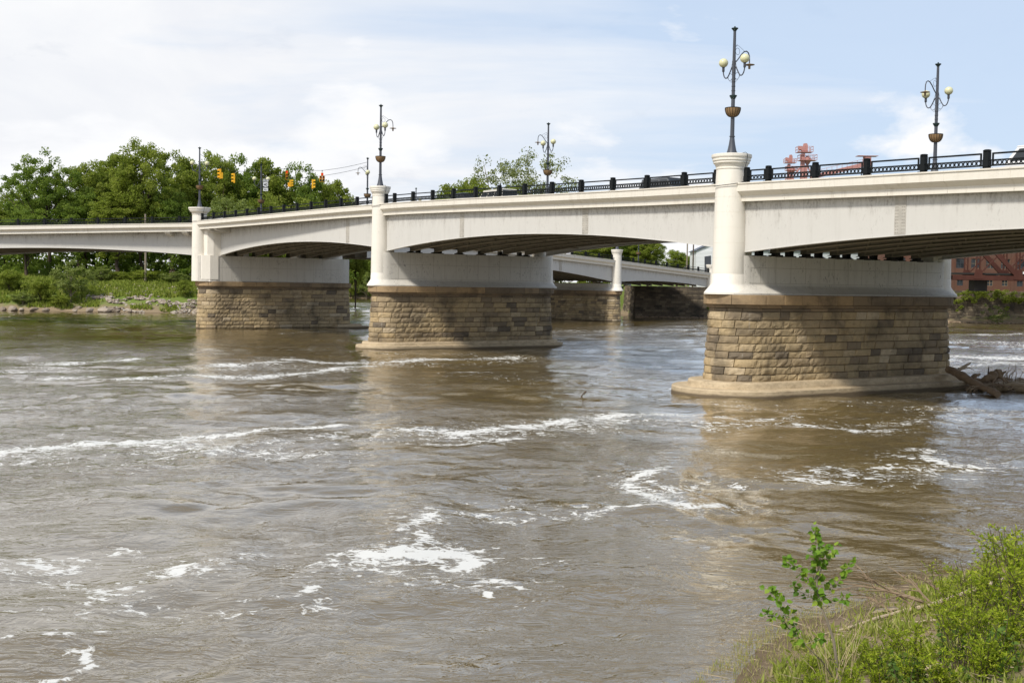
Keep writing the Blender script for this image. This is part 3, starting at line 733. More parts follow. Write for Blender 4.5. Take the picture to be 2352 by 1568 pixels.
# ------------------------------------------------------------ traffic signals + wires
def signal(x, ytop, Y, heading, label, five=False, twin=False, lit=False, h=1.25, wire_y=None):
    p = at_Y(x, ytop, Y); root = empty('traffic_signal', (p.x, p.y, p.z-h), rz=heading, label=label, cat='traffic light', group='yellow traffic signals hung over the fork')
    lens = ('red_lit' if lit else 'red_lens', 'amber', 'green_lens')
    if five: cells = [(0, 0, 0), (-.19, 1, 1), (.19, 1, 1), (-.19, 2, 2), (.19, 2, 2)]
    else: cells = [(0, i, i) for i in range(3)]
    hh = h/3
    hb = MB()
    for cx, r, _ in cells: hb.box((cx-.165, -.10, h-hh*(r+1)+.01), (cx+.165, .10, h-hh*r-.01))
    hb.build('housing', M['yellow'], root)
    vs = MB()
    faces = [(-.11, -1)] + ([(.11, 1)] if twin else [])
    for cx, r, li in cells:
        zc = h-hh*(r+.5)
        l = MB(); l.lathe([(.14, 0), (.10, .02), (.01, .03)], n=14)
        l.v = [(cx+a, -.102-c, zc+b_) for a, b_, c in l.v]; l.build('lens', M[lens[li]], root)
        n = 9; rings = []
        for yy, k in ((-.10, 1), (-.36, .98)):
            rings.append([(cx+.155*k*math.cos(math.radians(-25+230*i/n)), yy, zc+.155*k*math.sin(math.radians(-25+230*i/n))) for i in range(n+1)])
        vs.loft(rings, close=False, cap=False)
        vs.loft([[(a*1.0, b_, c) for a, b_, c in r2] for r2 in [[((x_-cx)*1.06+cx, y_, (z_-zc)*1.06+zc) for x_, y_, z_ in rr] for rr in rings]], close=False, cap=False)
    vs.build('visor', M['yellow'], root)
    if twin:
        tb = MB(); tb.box((.20, -.05, .02), (.45, .28, h*.62)); tb.build('housing', M['yellow'], root)
    hg = MB(); hg.tube([(0, 0, h-.01), (0, 0, h+.30)], .03, 6); hg.box((-.06, -.06, h+.24), (.06, .06, h+.34)); hg.build('hanger', M['black'], root)
    return Vector((p.x, p.y, p.z+.3))
rad = math.radians
s1 = signal(506, 388, 143.5, rad(-70), 'yellow signal pair hanging farthest left above the railing', twin=True)
s2 = signal(538, 398, 147, rad(-75), 'single yellow signal left of the route signs', )
s3 = signal(659, 392, 156, rad(10), 'yellow signal with its red lamp lit, right of the route signs', lit=True)
s4 = signal(667, 413, 154, rad(110), 'yellow signal hanging just below the lit one', twin=True, h=.95)
s5 = signal(718, 412, 154, rad(95), 'yellow signal seen side-on between the lit ones')
s6 = signal(740, 397, 155, rad(12), 'five-lens yellow signal with red lit, farthest right under the wires', five=True, lit=True)
def wires(name, label, paths, r=.022):
    mb = MB()
    for pts in paths:
        out = []
        for a, b_ in zip(pts[:-1], pts[1:]):
            a = Vector(a); b_ = Vector(b_); n = 6
            for i in range(n): out.append(a.lerp(b_, i/n)-Vector((0, 0, .25*math.sin(math.pi*i/n)*min(1, (b_-a).length/14))))
        out.append(Vector(pts[-1])); mb.tube(out, r, 4)
    return tag(mb.build(name, M['cable'], top=True), label, 'cable')
p3t = (P3[0], P3[1], 14.67+6.5); pbt = (CB[0], CB[1], 14.2+7.0); pat = (CA[0], CA[1], 14.9+7.0); pal = (CA[0], CA[1], 14.9+6.4)
wires('span_wire', 'thin wires from the left column lamp to the sign lamp, holding two signals', [[p3t, s1, s2, pbt]])
wires('span_wire', 'thin wires from the sign lamp across the sky to the curled-arm lamp, holding four signals', [[pbt, s3, s6, pat], [pbt, s4, s5, pal]])

# ------------------------------------------------------------ vehicles on the deck
def car(loc, heading, label, cat, paint, L=4.7, W=1.85, H=1.72, kind='suv'):
    root = empty('parked_car' if False else 'car', loc, rz=heading, label=label, cat=cat, group=None)
    mp = m_flat(cat.replace(' ', '_')+'_paint_'+str(len(bpy.data.materials)), paint, .25, .6, var=.03)
    sill = .35; belt = H*.56
    if kind == 'van': cab = [(-L/2+.05, 1), (-L/2+.15, 1), (L/2-1.5, 1), (L/2-.75, .0)]
    # lower body loft across width
    pr = [(-L/2, sill), (-L/2-.02, belt*.7), (-L/2+.08, belt), (L/2-1.35, belt), (L/2-.2, belt*.80), (L/2, belt*.62), (L/2-.02, sill)]
    mb = MB(); rings = []
    for y, k in ((-W/2, .965), (-W/2+.08, 1), (W/2-.08, 1), (W/2, .965)):
        rings.append([(x*k, y, z) for x, z in pr])
    mb.loft(rings); body = mb.build('body', mp, root, smooth=True)
    rx0 = -L/2+(.25 if kind != 'sedan' else 1.0); rx1 = (L/2-1.9) if kind != 'van' else L/2-1.3
    bx0 = -L/2+(.1 if kind != 'sedan' else .5); bx1 = L/2-1.2 if kind != 'van' else L/2-.7
    cabp = [(bx0, belt-.01, W/2-.06), (bx1, belt-.01, W/2-.06), (rx1, H-.06, W/2-.26), (rx0, H-.06, W/2-.26)]
    mb = MB(); mb.hexa([(bx0, -W/2+.06, belt-.01), (bx1, -W/2+.06, belt-.01), (bx1, W/2-.06, belt-.01), (bx0, W/2-.06, belt-.01),
                        (rx0, -W/2+.24, H-.07), (rx1, -W/2+.24, H-.07), (rx1, W/2-.24, H-.07), (rx0, W/2-.24, H-.07)])
    mb.build('cabin', mp, root)
    for sgn in (-1, 1):
        for f0, f1 in ((.05, .33), (.37, .64), (.68, .95)):
            if kind == 'van' and f1 < .6: continue
            def sp(f_, k_, o_): a = Vector((bx0+(bx1-bx0)*f_, sgn*(W/2-.06), belt-.01)); b_ = Vector((rx0+(rx1-rx0)*f_, sgn*(W/2-.24), H-.07)); v_ = a.lerp(b_, k_); v_.y += sgn*o_; return v_
            g_ = MB(); g_.hexa([sp(f0, .12, -.01), sp(f1, .12, -.01), sp(f1, .12, .012), sp(f0, .12, .012), sp(f0, .86, -.01), sp(f1, .86, -.01), sp(f1, .86, .012), sp(f0, .86, .012)]); g_.build('side_window', M['glass'], root)
    for xa, xb, sg_ in ((bx1, rx1, 1), (bx0, rx0, -1)):
        g_ = MB(); pt_ = lambda y_, k_, o_: (xa+(xb-xa)*k_+sg_*o_, y_*(1-.12*k_), belt-.01+(H-.06-belt)*k_); w2 = W/2-.2
        g_.hexa([pt_(-w2, .12, -.01), pt_(w2, .12, -.01), pt_(w2, .12, .015), pt_(-w2, .12, .015), pt_(-w2, .88, -.01), pt_(w2, .88, -.01), pt_(w2, .88, .015), pt_(-w2, .88, .015)]); g_.build('windscreen', M['glass'], root)
    mb = MB(); mb.loft([[(rx0-.05, -W/2+.22, H-.08), (rx1+.08, -W/2+.22, H-.08), (rx1+.08, W/2-.22, H-.08), (rx0-.05, W/2-.22, H-.08)],
                        [(rx0-.02, -W/2+.25, H-.03), (rx1+.02, -W/2+.25, H-.03), (rx1+.02, W/2-.25, H-.03), (rx0-.02, W/2-.25, H-.03)],
                        [(rx0+.15, -W/2+.4, H), (rx1-.15, -W/2+.4, H), (rx1-.15, W/2-.4, H), (rx0+.15, W/2-.4, H)]]); mb.build('roof', mp, root, smooth=True)
    for x in (-L*.31, L*.31):
        for sgn in (-1, 1):
            mb = MB(); mb.lathe([(.2, -.11), (.33, -.10), (.34, 0), (.33, .10), (.2, .11)], n=18)
            mb.v = [(x+a, sgn*(W/2-.1)+c, .34+b_) for a, b_, c in mb.v]; w = mb.build('wheel', M['tyre'], root, smooth=True)
            mb = MB(); mb.lathe([(.19, -.02), (.19, .02)], n=14); mb.v = [(x+a, sgn*(W/2+.012)+c, .34+b_) for a, b_, c in mb.v]; mb.build('rim', M['chrome'], w)
    for sgn in (-1, 1):
        mb = MB(); mb.box((L/2-.12, sgn*.62-.16, belt*.62), (L/2-.03, sgn*.62+.16, belt*.62+.13)); mb.build('headlight', M['signwhite'], root)
    return root
dhead = math.atan2(dv12[1], dv12[0])
def on_deck(xpx, w, P=P1, Q=P2, U=U1):
    # find s along P->Q such that the point at offset w shows at column xpx
    d = unit(V2(P, Q)); r = (xpx-CX)/F
    s = (r*(P[1]+U[1]*w)-(P[0]+U[0]*w))/(d[0]-r*d[1]); return s, (P[0]+d[0]*s+U[0]*w, P[1]+d[1]*s+U[1]*w)
s, q = on_deck(1532, 5.2); car((q[0], q[1], zp12(s)-.43), dhead, 'dark grey estate car on the bridge, roof above the railing by the nearest column', 'car', (.09, .095, .10), 4.8, 1.9, 1.62)
s, q = on_deck(1068, 5.0); car((q[0], q[1], zp12(s)-.43), dhead, 'dark sedan low behind the railing of the middle span', 'car', (.02, .025, .045), 4.6, 1.8, 1.42, 'sedan')
s, q = on_deck(1132, 9.0); car((q[0], q[1], zp12(s)-.43), dhead+math.pi, 'cream pickup behind the railing, below the sycamore', 'pickup', (.62, .58, .5), 5.3, 2.0, 1.95)
s, q = on_deck(497, 6.0, P2, P3, U2); car((q[0], q[1], zp23(s)-.43), dhead, 'white car beside the left column behind the railing', 'car', (.7, .7, .7), 4.5, 1.8, 1.5, 'sedan')
s, q = on_deck(2402, 5.0, P1, P0, U1); car((q[0], q[1], zp10(s)-.43), dhead+math.pi, 'white van at the right edge behind the near railing', 'van', (.72, .72, .72), 5.2, 2.0, 1.95, 'van')
# ------------------------------------------------------------ terrain
RIVER = [(-400, -60), (-120, 2), (-60, 6), (-12, 9.5), (0, 12.0), (2.9, 16.2), (4.7, 19.4), (7.6, 22.4), (11.4, 25.5), (19, 29.5), (34, 31), (60, 36), (120, 48), (320, 90),
         (320, 205), (140, 215), (93, 216), (60, 219), (38, 222), (23, 223.5), (22, 245), (16, 300), (-10, 372), (-30, 408), (-60, 412), (-140, 420), (-210, 400),
         (-100, 340), (-66, 260), (-44, 215), (-41, 206), (-46, 201), (-62, 198.5), (-96, 196.5), (-200, 188), (-420, 160)]
RP = np.array(RIVER, float)
def river_sd(x, y):
    """signed distance: positive on land"""
    shp = x.shape; px = x.reshape(-1); py = y.reshape(-1); best = np.full(px.shape, 1e9); ins = np.zeros(px.shape, bool)
    n = len(RP)
    for i in range(n):
        ax, ay = RP[i]; bx, by = RP[(i+1) % n]; dx, dy = bx-ax, by-ay
        t = np.clip(((px-ax)*dx+(py-ay)*dy)/(dx*dx+dy*dy), 0, 1)
        best = np.minimum(best, np.hypot(px-ax-t*dx, py-ay-t*dy))
        c = ((ay > py) != (by > py)); xi = ax+(py-ay)*dx/np.where(dy == 0, 1e-9, dy)
        ins ^= (c & (px < xi))
    return np.where(ins, -best, best).reshape(shp)
def height(x, y):
    d = river_sd(x, y)
    jit = (fbm(x*.5, y*.5, 4)-.5)
    near = (y < 80)
    wall = (x > 15) & (y > 200)
    dn = d + jit*np.where(near, 1.1, 3.0)
    zn = np.where(dn < 3.2, .10*dn+.035*dn*np.abs(dn), .68+.36*(dn-3.2)); zn = np.minimum(zn, 4.45)
    zl = 6.7*(1-np.exp(-np.maximum(dn, 0)/11.0))
    zw = np.minimum(d*4-1.0, 5.85)
    up = np.where(near, np.where(d > -1, zn, -.25+.4*(d+1)), np.where(wall, np.where(d > 0, zw, d*.5-.5), np.where(d > 0, zl, .5*d)))
    up = np.maximum(up, -2.5)
    amp = np.where(near, .10, .35)*np.clip(d*.5, 0, 1)*np.where(wall, .2, 1)
    z = up + amp*(fbm(x*1.3+5, y*1.3, 4)-.5)*np.where(near, 1.0, 1)
    far = np.clip((np.hypot(x, y)-420)/600, 0, 1)
    return z + far*6*fbm(x*.004, y*.004, 3)
def nonuni(segs):
    out = []
    for a, b_, st in segs: out += list(np.arange(a, b_, st))
    out.append(segs[-1][1]); return np.array(out)
gx = nonuni([(-3500, -600, 180), (-600, -120, 16), (-120, -30, 1.6), (-30, 0, 2.0), (0, 16, .14), (16, 30, 1.0), (30, 120, 2.5), (120, 600, 16), (600, 3500, 180)])
gy = nonuni([(-400, -10, 12), (-10, 9, 1.2), (9, 28, .14), (28, 60, 1.5), (60, 190, 6), (190, 250, 1.1), (250, 460, 4), (460, 1000, 25), (1000, 6000, 250)])
GX, GY = np.meshgrid(gx, gy); GZ = height(GX, GY)
t = NT('ground_earth'); p = t.pos(); z = t.n('ShaderNodeSeparateXYZ', Vector=p)
nb = t.noise(p, 6, 6, .7); nc = t.noise(p, .8, 4)
mud = t.mix(nb, (.17, .125, .08), (.34, .265, .17))
grass = t.mix(t.noise(p, 1.2, 5, .7), (.08, .13, .022), (.19, .24, .05))
grass = t.mix(t.ramp(t.noise(p, .5, 4, .7), [(.5, 0.0), (.75, .8)]), grass, (.22, .19, .09))
zz = t.math('ADD', z.outputs['Z'], t.math('MULTIPLY', t.math('SUBTRACT', nc, .5), 2.4))
c = t.mix(t.ramp(t.math('MULTIPLY', zz, .2), [(.10, 0.0), (.34, 1.0)]), mud, grass)
c = t.mix(t.ramp(z.outputs['Z'], [(.015, .6), (.09, 0.0)]), c, (.08, .055, .035))
t.finish(c, .9, t.bump(nb, .8, .06), .15)
g = grid_mesh('ground', GX, GY, GZ, t.m); g['kind'] = 'structure'
def gz(x, y): return float(height(np.array([float(x)]), np.array([float(y)]))[0])

# ------------------------------------------------------------ water
rows = np.concatenate([np.geomspace(9.0, 640, 700)]); cols = np.linspace(-.95, .95, 480)
WR, WY = np.meshgrid(cols, rows); WX = WR*WY
fl = (math.cos(rad(33)), math.sin(rad(33)))       # downstream direction axis
def flow(x, y, su, sn): return (x*fl[0]+y*fl[1])*su, (-x*fl[1]+y*fl[0])*sn
wx = WX+1.8*(fbm(WX*.10, WY*.10, 3)-.5)*4; wy = WY+1.8*(fbm(WX*.10+40, WY*.10, 3)-.5)*4
dist = np.hypot(WX, WY)
a1 = fbm(wx*.28, wy*.34, 2)-.5; a2 = fbm(wx*.85+7, wy*1.05, 3)-.5; a3 = vnoise(wx*2.6, wy*3.2)-.5
calm = .30+1.1*np.clip((fbm(WX*.05+3, WY*.06, 3)-.35)*3, 0, 1)
WZ = .42*a1 + .19*a2*calm + .022*a3*calm*np.clip(2-dist/40, 0, 1)
WZ *= np.clip((river_sd(WX, WY)*-1+.3)/3, .12, 1)
# foam streaks laid on the river where currents gather them
FO = []
def foam(pts, w, k=1.0):
    q = [at_z(x, y) for x, y in pts]
    for a, b_ in zip(q[:-1], q[1:]): FO.append((a.x, a.y, b_.x, b_.y, w, k))
foam([(-40, 1036), (100, 1022), (200, 1014), (330, 1010), (430, 998)], .75, 1.1)
foam([(430, 998), (560, 992), (640, 986), (770, 980)], .55, 1.0)
foam([(270, 1022), (340, 1018), (420, 1006)], .4, .9); foam([(-20, 1057), (30, 1056), (70, 1052)], .3, .8); foam([(90, 1068), (160, 1066)], .3, .6)
foam([(330, 1052), (400, 1040), (480, 1032)], .35, .75); foam([(580, 1035), (610, 1044), (690, 1038)], .4, .8); foam([(690, 1030), (780, 1040)], .5, .5)
foam([(770, 980), (860, 970), (940, 966)], .35, .75)
foam([(910, 1012), (1000, 1017), (1110, 1012), (1180, 1008)], .7, .8); foam([(940, 988), (1060, 992), (1120, 985), (1200, 975), (1330, 962), (1380, 958), (1430, 952)], .9, .95)
foam([(1120, 1000), (1200, 995), (1250, 1000)], .8, .65); foam([(1430, 952), (1540, 946), (1620, 948), (1700, 962), (1760, 958), (1822, 955)], .7, .8)
foam([(1600, 940), (1720, 938), (1800, 940)], .7, .55); foam([(1480, 998), (1560, 1000), (1640, 996)], .5, .5); foam([(1830, 970), (1900, 982), (1980, 988), (2040, 986)], .8, .8); foam([(1960, 960), (2050, 958)], .7, .5)
foam([(1540, 1070), (1500, 1082), (1440, 1100), (1450, 1118), (1490, 1132), (1530, 1152), (1560, 1160)], .42, .95)
foam([(1500, 1105), (1540, 1118), (1580, 1112), (1620, 1104)], .4, .85); foam([(1520, 1128), (1580, 1128)], .25, .7)
foam([(1650, 1152), (1600, 1160), (1540, 1162), (1460, 1160), (1380, 1168), (1300, 1180), (1240, 1178)], .40, .95)
foam([(1240, 1176), (1180, 1186), (1110, 1180)], .34, .9); foam([(1110, 1178), (1050, 1184), (990, 1192)], .5, .72); foam([(1285, 1138), (1240, 1148), (1160, 1150), (1090, 1146)], .3, .6)
foam([(1060, 1160), (1100, 1150), (1160, 1160)], .6, .5)
foam([(910, 1190), (960, 1182), (985, 1165)], .22, .75); foam([(980, 1180), (960, 1200), (925, 1215), (960, 1226), (970, 1238)], .38, .95); foam([(960, 1210), (1000, 1218)], .3, .7)
foam([(920, 1250), (880, 1268), (830, 1276), (790, 1284)], .22, 1.1); foam([(830, 1278), (900, 1273), (980, 1268), (1040, 1266)], .42, 1.4); foam([(900, 1262), (960, 1256)], .35, 1.0)
foam([(1040, 1266), (1075, 1270), (1085, 1282), (1050, 1298)], .30, 1.3); foam([(1050, 1262), (1080, 1258), (1138, 1244)], .12, .9); foam([(760, 1284), (700, 1296), (690, 1308)], .16, .8)
foam([(1040, 1275), (1055, 1297)], .2, 1.0)
foam([(820, 1322), (860, 1328), (900, 1332)], .25, .7); foam([(890, 1332), (950, 1326), (1000, 1334)], .22, .95); foam([(1040, 1340), (1090, 1350), (1110, 1360)], .2, .9); foam([(1090, 1340), (1150, 1328)], .25, .85)
foam([(600, 1366), (680, 1362), (720, 1348)], .15, .85); foam([(210, 1366), (260, 1348), (290, 1340)], .42, .95); foam([(290, 1335), (370, 1322), (400, 1300)], .40, .95)
foam([(430, 1312), (490, 1300), (500, 1312)], .28, .85); foam([(255, 1262), (270, 1250), (330, 1272)], .2, .8); foam([(150, 1270), (180, 1266), (160, 1300)], .22, .75); foam([(100, 1322), (140, 1318)], .16, .7)
foam([(170, 1398), (240, 1388)], .18, .7); foam([(350, 1410), (410, 1398), (440, 1378)], .22, .7); foam([(20, 1380), (60, 1384)], .25, .75); foam([(60, 1440), (130, 1450), (180, 1455)], .16, .7)
foam([(145, 1488), (180, 1486), (165, 1500)], .12, 1.0); foam([(170, 1518), (190, 1510)], .09, 1.0); foam([(85, 1555), (130, 1545)], .10, 1.1); foam([(-20, 1572), (55, 1564)], .08, 1.1)
foam([(-10, 1462), (15, 1456)], .12, .9); foam([(220, 1448), (250, 1446)], .1, .9); foam([(500, 1268), (520, 1264)], .12, .9); foam([(1200, 1275), (1245, 1275)], .14, .7); foam([(1260, 1295), (1300, 1290)], .12, .9)
foam([(1830, 1088), (1900, 1066), (1960, 1078), (2070, 1070)], .38, .75); foam([(1830, 1100), (1880, 1108), (1960, 1108)], .5, .85); foam([(1880, 1085), (2000, 1090), (2150, 1098), (2240, 1096)], .22, .7)
foam([(1650, 1110), (1700, 1112), (1790, 1118)], .2, .7); foam([(1860, 1118), (2000, 1124)], .18, .5)
foam([(2090, 1036), (2130, 1040), (2130, 1055), (2180, 1072), (2250, 1072)], .55, .85); foam([(2240, 1050), (2352, 1048)], 1.0, .45); foam([(2150, 940), (2280, 935)], .9, .5)
foam([(-30, 852), (50, 849)], 1.3, .85); foam([(120, 835), (200, 829), (300, 823)], 1.4, .95); foam([(100, 868), (200, 864)], 1.1, .75); foam([(290, 868), (380, 862), (450, 862), (560, 866), (640, 858), (720, 852), (840, 838)], 1.3, .9)
foam([(490, 838), (560, 838), (640, 832)], 1.5, .9); foam([(640, 825), (760, 830), (900, 832), (980, 824), (1060, 825), (1180, 820)], 1.8, .85); foam([(1040, 855), (1110, 852)], 1.0, .7)
foam([(560, 795), (700, 800), (800, 805)], 1.8, .45); foam([(900, 812), (1100, 815)], 2.0, .5); foam([(0, 815), (120, 808)], 1.8, .4)
foam([(2190, 820), (2260, 818), (2420, 822)], 2.3, 1.0); foam([(2190, 838), (2300, 834), (2420, 838)], 1.6, .75); foam([(2180, 766), (2250, 768), (2420, 765)], 2.6, .85); foam([(2240, 796), (2420, 790)], 2.2, .6)
foam([(1280, 770), (1400, 768), (1600, 762)], 2.4, .5); foam([(1290, 752), (1500, 750), (1620, 748)], 3.0, .5); foam([(1300, 785), (1560, 795)], 2.0, .45); foam([(0, 730), (250, 728), (450, 726)], 3.2, .42)
foam([(1560, 914), (1660, 922), (1800, 926)], .45, .62); foam([(1640, 928), (1760, 936), (1880, 934)], .7, .62); foam([(1900, 922), (2100, 914), (2230, 900)], .4, .6); foam([(815, 806), (1000, 812), (1290, 802)], .7, .6); foam([(450, 762), (620, 764), (830, 758)], .8, .62)
foam([(805, 697), (858, 697)], 10, .7); foam([(805, 720), (850, 722)], 4, .5)
for pts, w, k in [([(0, 846), (300, 842), (600, 846), (900, 836), (1200, 828)], 4.5, .55), ([(0, 1035), (300, 1030), (700, 1010), (1000, 992), (1300, 985), (1600, 975), (1850, 968)], 2.6, .60), ([(900, 1000), (1200, 988), (1420, 965)], 2.2, .72), ([(1500, 965), (1700, 970), (2000, 975), (2200, 960)], 2.2, .62),
                  ([(1820, 1085), (1980, 1092), (2100, 1080)], 1.3, .72), ([(1430, 1105), (1540, 1140), (1640, 1150)], 1.0, .66), ([(950, 1180), (1150, 1165), (1400, 1165)], 1.1, .62), ([(60, 1290), (200, 1350), (420, 1310), (560, 1270)], 1.2, .64), ([(20, 1400), (250, 1400), (520, 1400), (720, 1380)], .8, .62), ([(700, 1300), (900, 1300), (1150, 1340)], .8, .62),
                  ([(1290, 760), (1600, 758)], 9, .62), ([(2190, 780), (2420, 800)], 9, .68), ([(2190, 825), (2420, 835)], 4, .75), ([(2150, 940), (2352, 945)], 3, .62), ([(2080, 1050), (2352, 1060)], 1.5, .62), ([(500, 1030), (720, 1040)], 1.4, .68), ([(100, 1060), (300, 1062)], 1.2, .66), ([(1030, 860), (1280, 870)], 3, .5)]:
    foam(pts, w, k)
mask = np.zeros_like(WX)
fx_ = WX+.5*(fbm(WX*.9, WY*.9, 3)-.5); fy_ = WY+.9*(fbm(WX*.9+31, WY*.9, 3)-.5)
for (ax, ay, bx, by, w, k) in FO:
    dx, dy = bx-ax, by-ay; R_ = 3.2*w
    sel = (WX > min(ax, bx)-R_) & (WX < max(ax, bx)+R_) & (WY > min(ay, by)-R_*1.6) & (WY < max(ay, by)+R_*1.6)
    if not sel.any(): continue
    X_ = fx_[sel]; Y_ = fy_[sel]; tt = np.clip(((X_-ax)*dx+(Y_-ay)*dy)/(dx*dx+dy*dy+1e-9), 0, 1)
    dd = np.hypot(X_-ax-tt*dx, (Y_-ay-tt*dy))/w
    mask[sel] = np.maximum(mask[sel], np.maximum(k*np.exp(-(dd*.85)**2), .72*k*np.exp(-(dd*.40)**2)))
mask *= .60+.90*fbm(WX*.55+11, WY*.8, 3)
t = NT('river_water'); p = t.pos(); fm = t.attr('foam')
flowv = t.n('ShaderNodeMapping', Vector=p, Rotation=(0, 0, rad(-12)), Scale=(.55, 1.0, 1.0)).outputs['Vector']
warp = t.n('ShaderNodeTexNoise', Vector=p, Scale=.6, Detail=2).outputs['Color']
vv = t.n('ShaderNodeVectorMath', _operation='MULTIPLY_ADD'); t.t.links.new(warp, vv.inputs[0]); vv.inputs[1].default_value = (1.2, 1.2, 0); t.t.links.new(flowv, vv.inputs[2]); fv = vv.outputs[0]
n1 = t.noise(fv, 1.3, 3, .6); n2 = t.noise(fv, 4.2, 3, .6, .6); n3 = t.noise(fv, 11, 2, .5)
h = t.math('ADD', t.math('MULTIPLY', n1, .7), t.math('ADD', t.math('MULTIPLY', n2, .42), t.math('MULTIPLY', n3, .12)))
gust = t.ramp(t.noise(p, .07, 3), [(.36, .14), (.60, 1.0)])
bmp = t.n('ShaderNodeBump', Height=h, Distance=.115, Strength=1.0); t.t.links.new(gust, bmp.inputs['Strength'])
fn1 = t.noise(t.scl(p, (.8, 1, 1)), 3.4, 5, .66, .9); fn2 = t.noise(p, 11, 3, .6)
ff = t.math('ADD', t.math('MULTIPLY', fn1, .8), t.math('MULTIPLY', fn2, .2))
cut = t.math('SUBTRACT', t.math('MULTIPLY', fm, .55), t.math('SUBTRACT', t.math('MULTIPLY', ff, 1.9), .62))
fmask = t.ramp(cut, [(.075, 0.0), (.21, .93)])
wc = t.mix(t.noise(p, .12, 4, .6), (.128, .090, .030), (.176, .128, .050))
w_ = t.n('ShaderNodeBsdfPrincipled', Roughness=.05, IOR=1.52); w_.inputs['Coat Weight'].default_value = .6; w_.inputs['Coat Roughness'].default_value = .04; t.t.links.new(bmp.outputs[0], w_.inputs['Coat Normal']); t.t.links.new(wc, w_.inputs['Base Color']); t.t.links.new(bmp.outputs[0], w_.inputs['Normal']); w_.inputs['Specular IOR Level'].default_value = 1.0
f_ = t.n('ShaderNodeBsdfPrincipled', Roughness=.85); f_.inputs['Base Color'].default_value = (.66, .66, .63, 1)
fb = t.n('ShaderNodeBump', Height=ff, Distance=.04, Strength=.5); t.t.links.new(fb.outputs[0], f_.inputs['Normal'])
mx = t.n('ShaderNodeMixShader'); t.t.links.new(fmask, mx.inputs[0]); t.t.links.new(w_.outputs[0], mx.inputs[1]); t.t.links.new(f_.outputs[0], mx.inputs[2]); t.t.links.new(mx.outputs[0], t.out.inputs[0])
wob = grid_mesh('river_water', WX, WY, WZ, t.m, {'foam': mask}); wob['kind'] = 'structure'

# ------------------------------------------------------------ trees
def leaves(centres, radii, per, leaf, seed, up=.3, flat=.75, tvar=.22):
    r = np.random.default_rng(seed); n = len(centres)
    ct = r.random(n)
    idx = np.repeat(np.arange(n), per); N = len(idx)
    d = r.normal(size=(N, 3)); d /= np.linalg.norm(d, axis=1)[:, None]; rr = r.random(N)**.45
    P = centres[idx]+d*(radii[idx]*rr)[:, None]*np.array([1, 1, flat])
    nrm = d*.6+r.normal(size=(N, 3))*.6+np.array([0, 0, up]); nrm /= np.linalg.norm(nrm, axis=1)[:, None]
    a = np.cross(nrm, r.normal(size=(N, 3))); a /= np.linalg.norm(a, axis=1)[:, None]; b_ = np.cross(nrm, a)
    s = (leaf*(.6+.8*r.random(N)))[:, None]
    V = np.stack([P-a*s*.5, P-b_*s*.32, P+a*s*.5, P+b_*s*.32], 1)
    return V, np.clip(ct[idx]*.55+r.random(N)*(tvar+.2), 0, 1)
def make_tree(name, H, W, crown0, nclump, per, leaf, leafmat, bark, seed, cr=1.6, lean=0, sparse=False, group=None):
    r = np.random.default_rng(seed); rr = random.Random(seed)
    root = empty(name)
    cz = (crown0+H)/2; hz = (H-crown0)/2; C = []
    lobes = [(r.normal(size=3), r.uniform(.08, .30)) for _ in range(9)]; lobes = [(v/np.linalg.norm(v), k) for v, k in lobes]
    while len(C) < nclump:
        d = r.normal(size=3); d /= np.linalg.norm(d)
        env = .70+sum(k*max(0, float(d@v))**4 for v, k in lobes)*1.25
        q = r.random()**(.42 if not sparse else .5)*env
        if d[2] < -.2: q *= .9
        # crowns are widest a little above their middle
        C.append((d[0]*q*W/2+lean*(d[2]*.5+.5), d[1]*q*W/2, cz+d[2]*q*hz))
    C = np.array(C); C[:, 2] += (H-.3-cr*.5-C[:, 2].max())
    R_ = r.uniform(.6, 1.25, len(C))*cr
    V, T = leaves(C, R_, per, leaf, seed+1)
    quads_mesh('crown', V, leafmat, T, root)
    mb = MB(); top = crown0+(H-crown0)*.72; k = H/26
    trunk = [(0, 0, -1), (.1*k, 0, H*.12), (.2*k*rr.uniform(-1, 1), .2*k, crown0), (.5*k*rr.uniform(-1, 1)+lean*.3, .3*k, (crown0+top)/2), (lean*.5, 0, top)]
    mb.tube(trunk, [.50*k, .42*k, .34*k, .2*k, .06*k], 8)
    for i in rr.sample(range(len(C)), min(len(C), 26)):
        c = Vector(C[i]); z0 = crown0*.8+(c.z-crown0*.8)*rr.uniform(.15, .55); z0 = max(crown0*.6, z0)
        f_ = (z0-crown0)/(top-crown0) if top > crown0 else 0; s = Vector((lean*.5*max(0, f_), 0, z0)); m_ = s.lerp(c, .5)+Vector((0, 0, rr.uniform(.2, 1.0)*k))
        mb.tube([s, m_, c], [.15*k, .09*k, .025*k], 5, cap=False)
    mb.build('trunk', bark, root, smooth=True)
    root['protoH'] = H; root['protoW'] = W
    return root
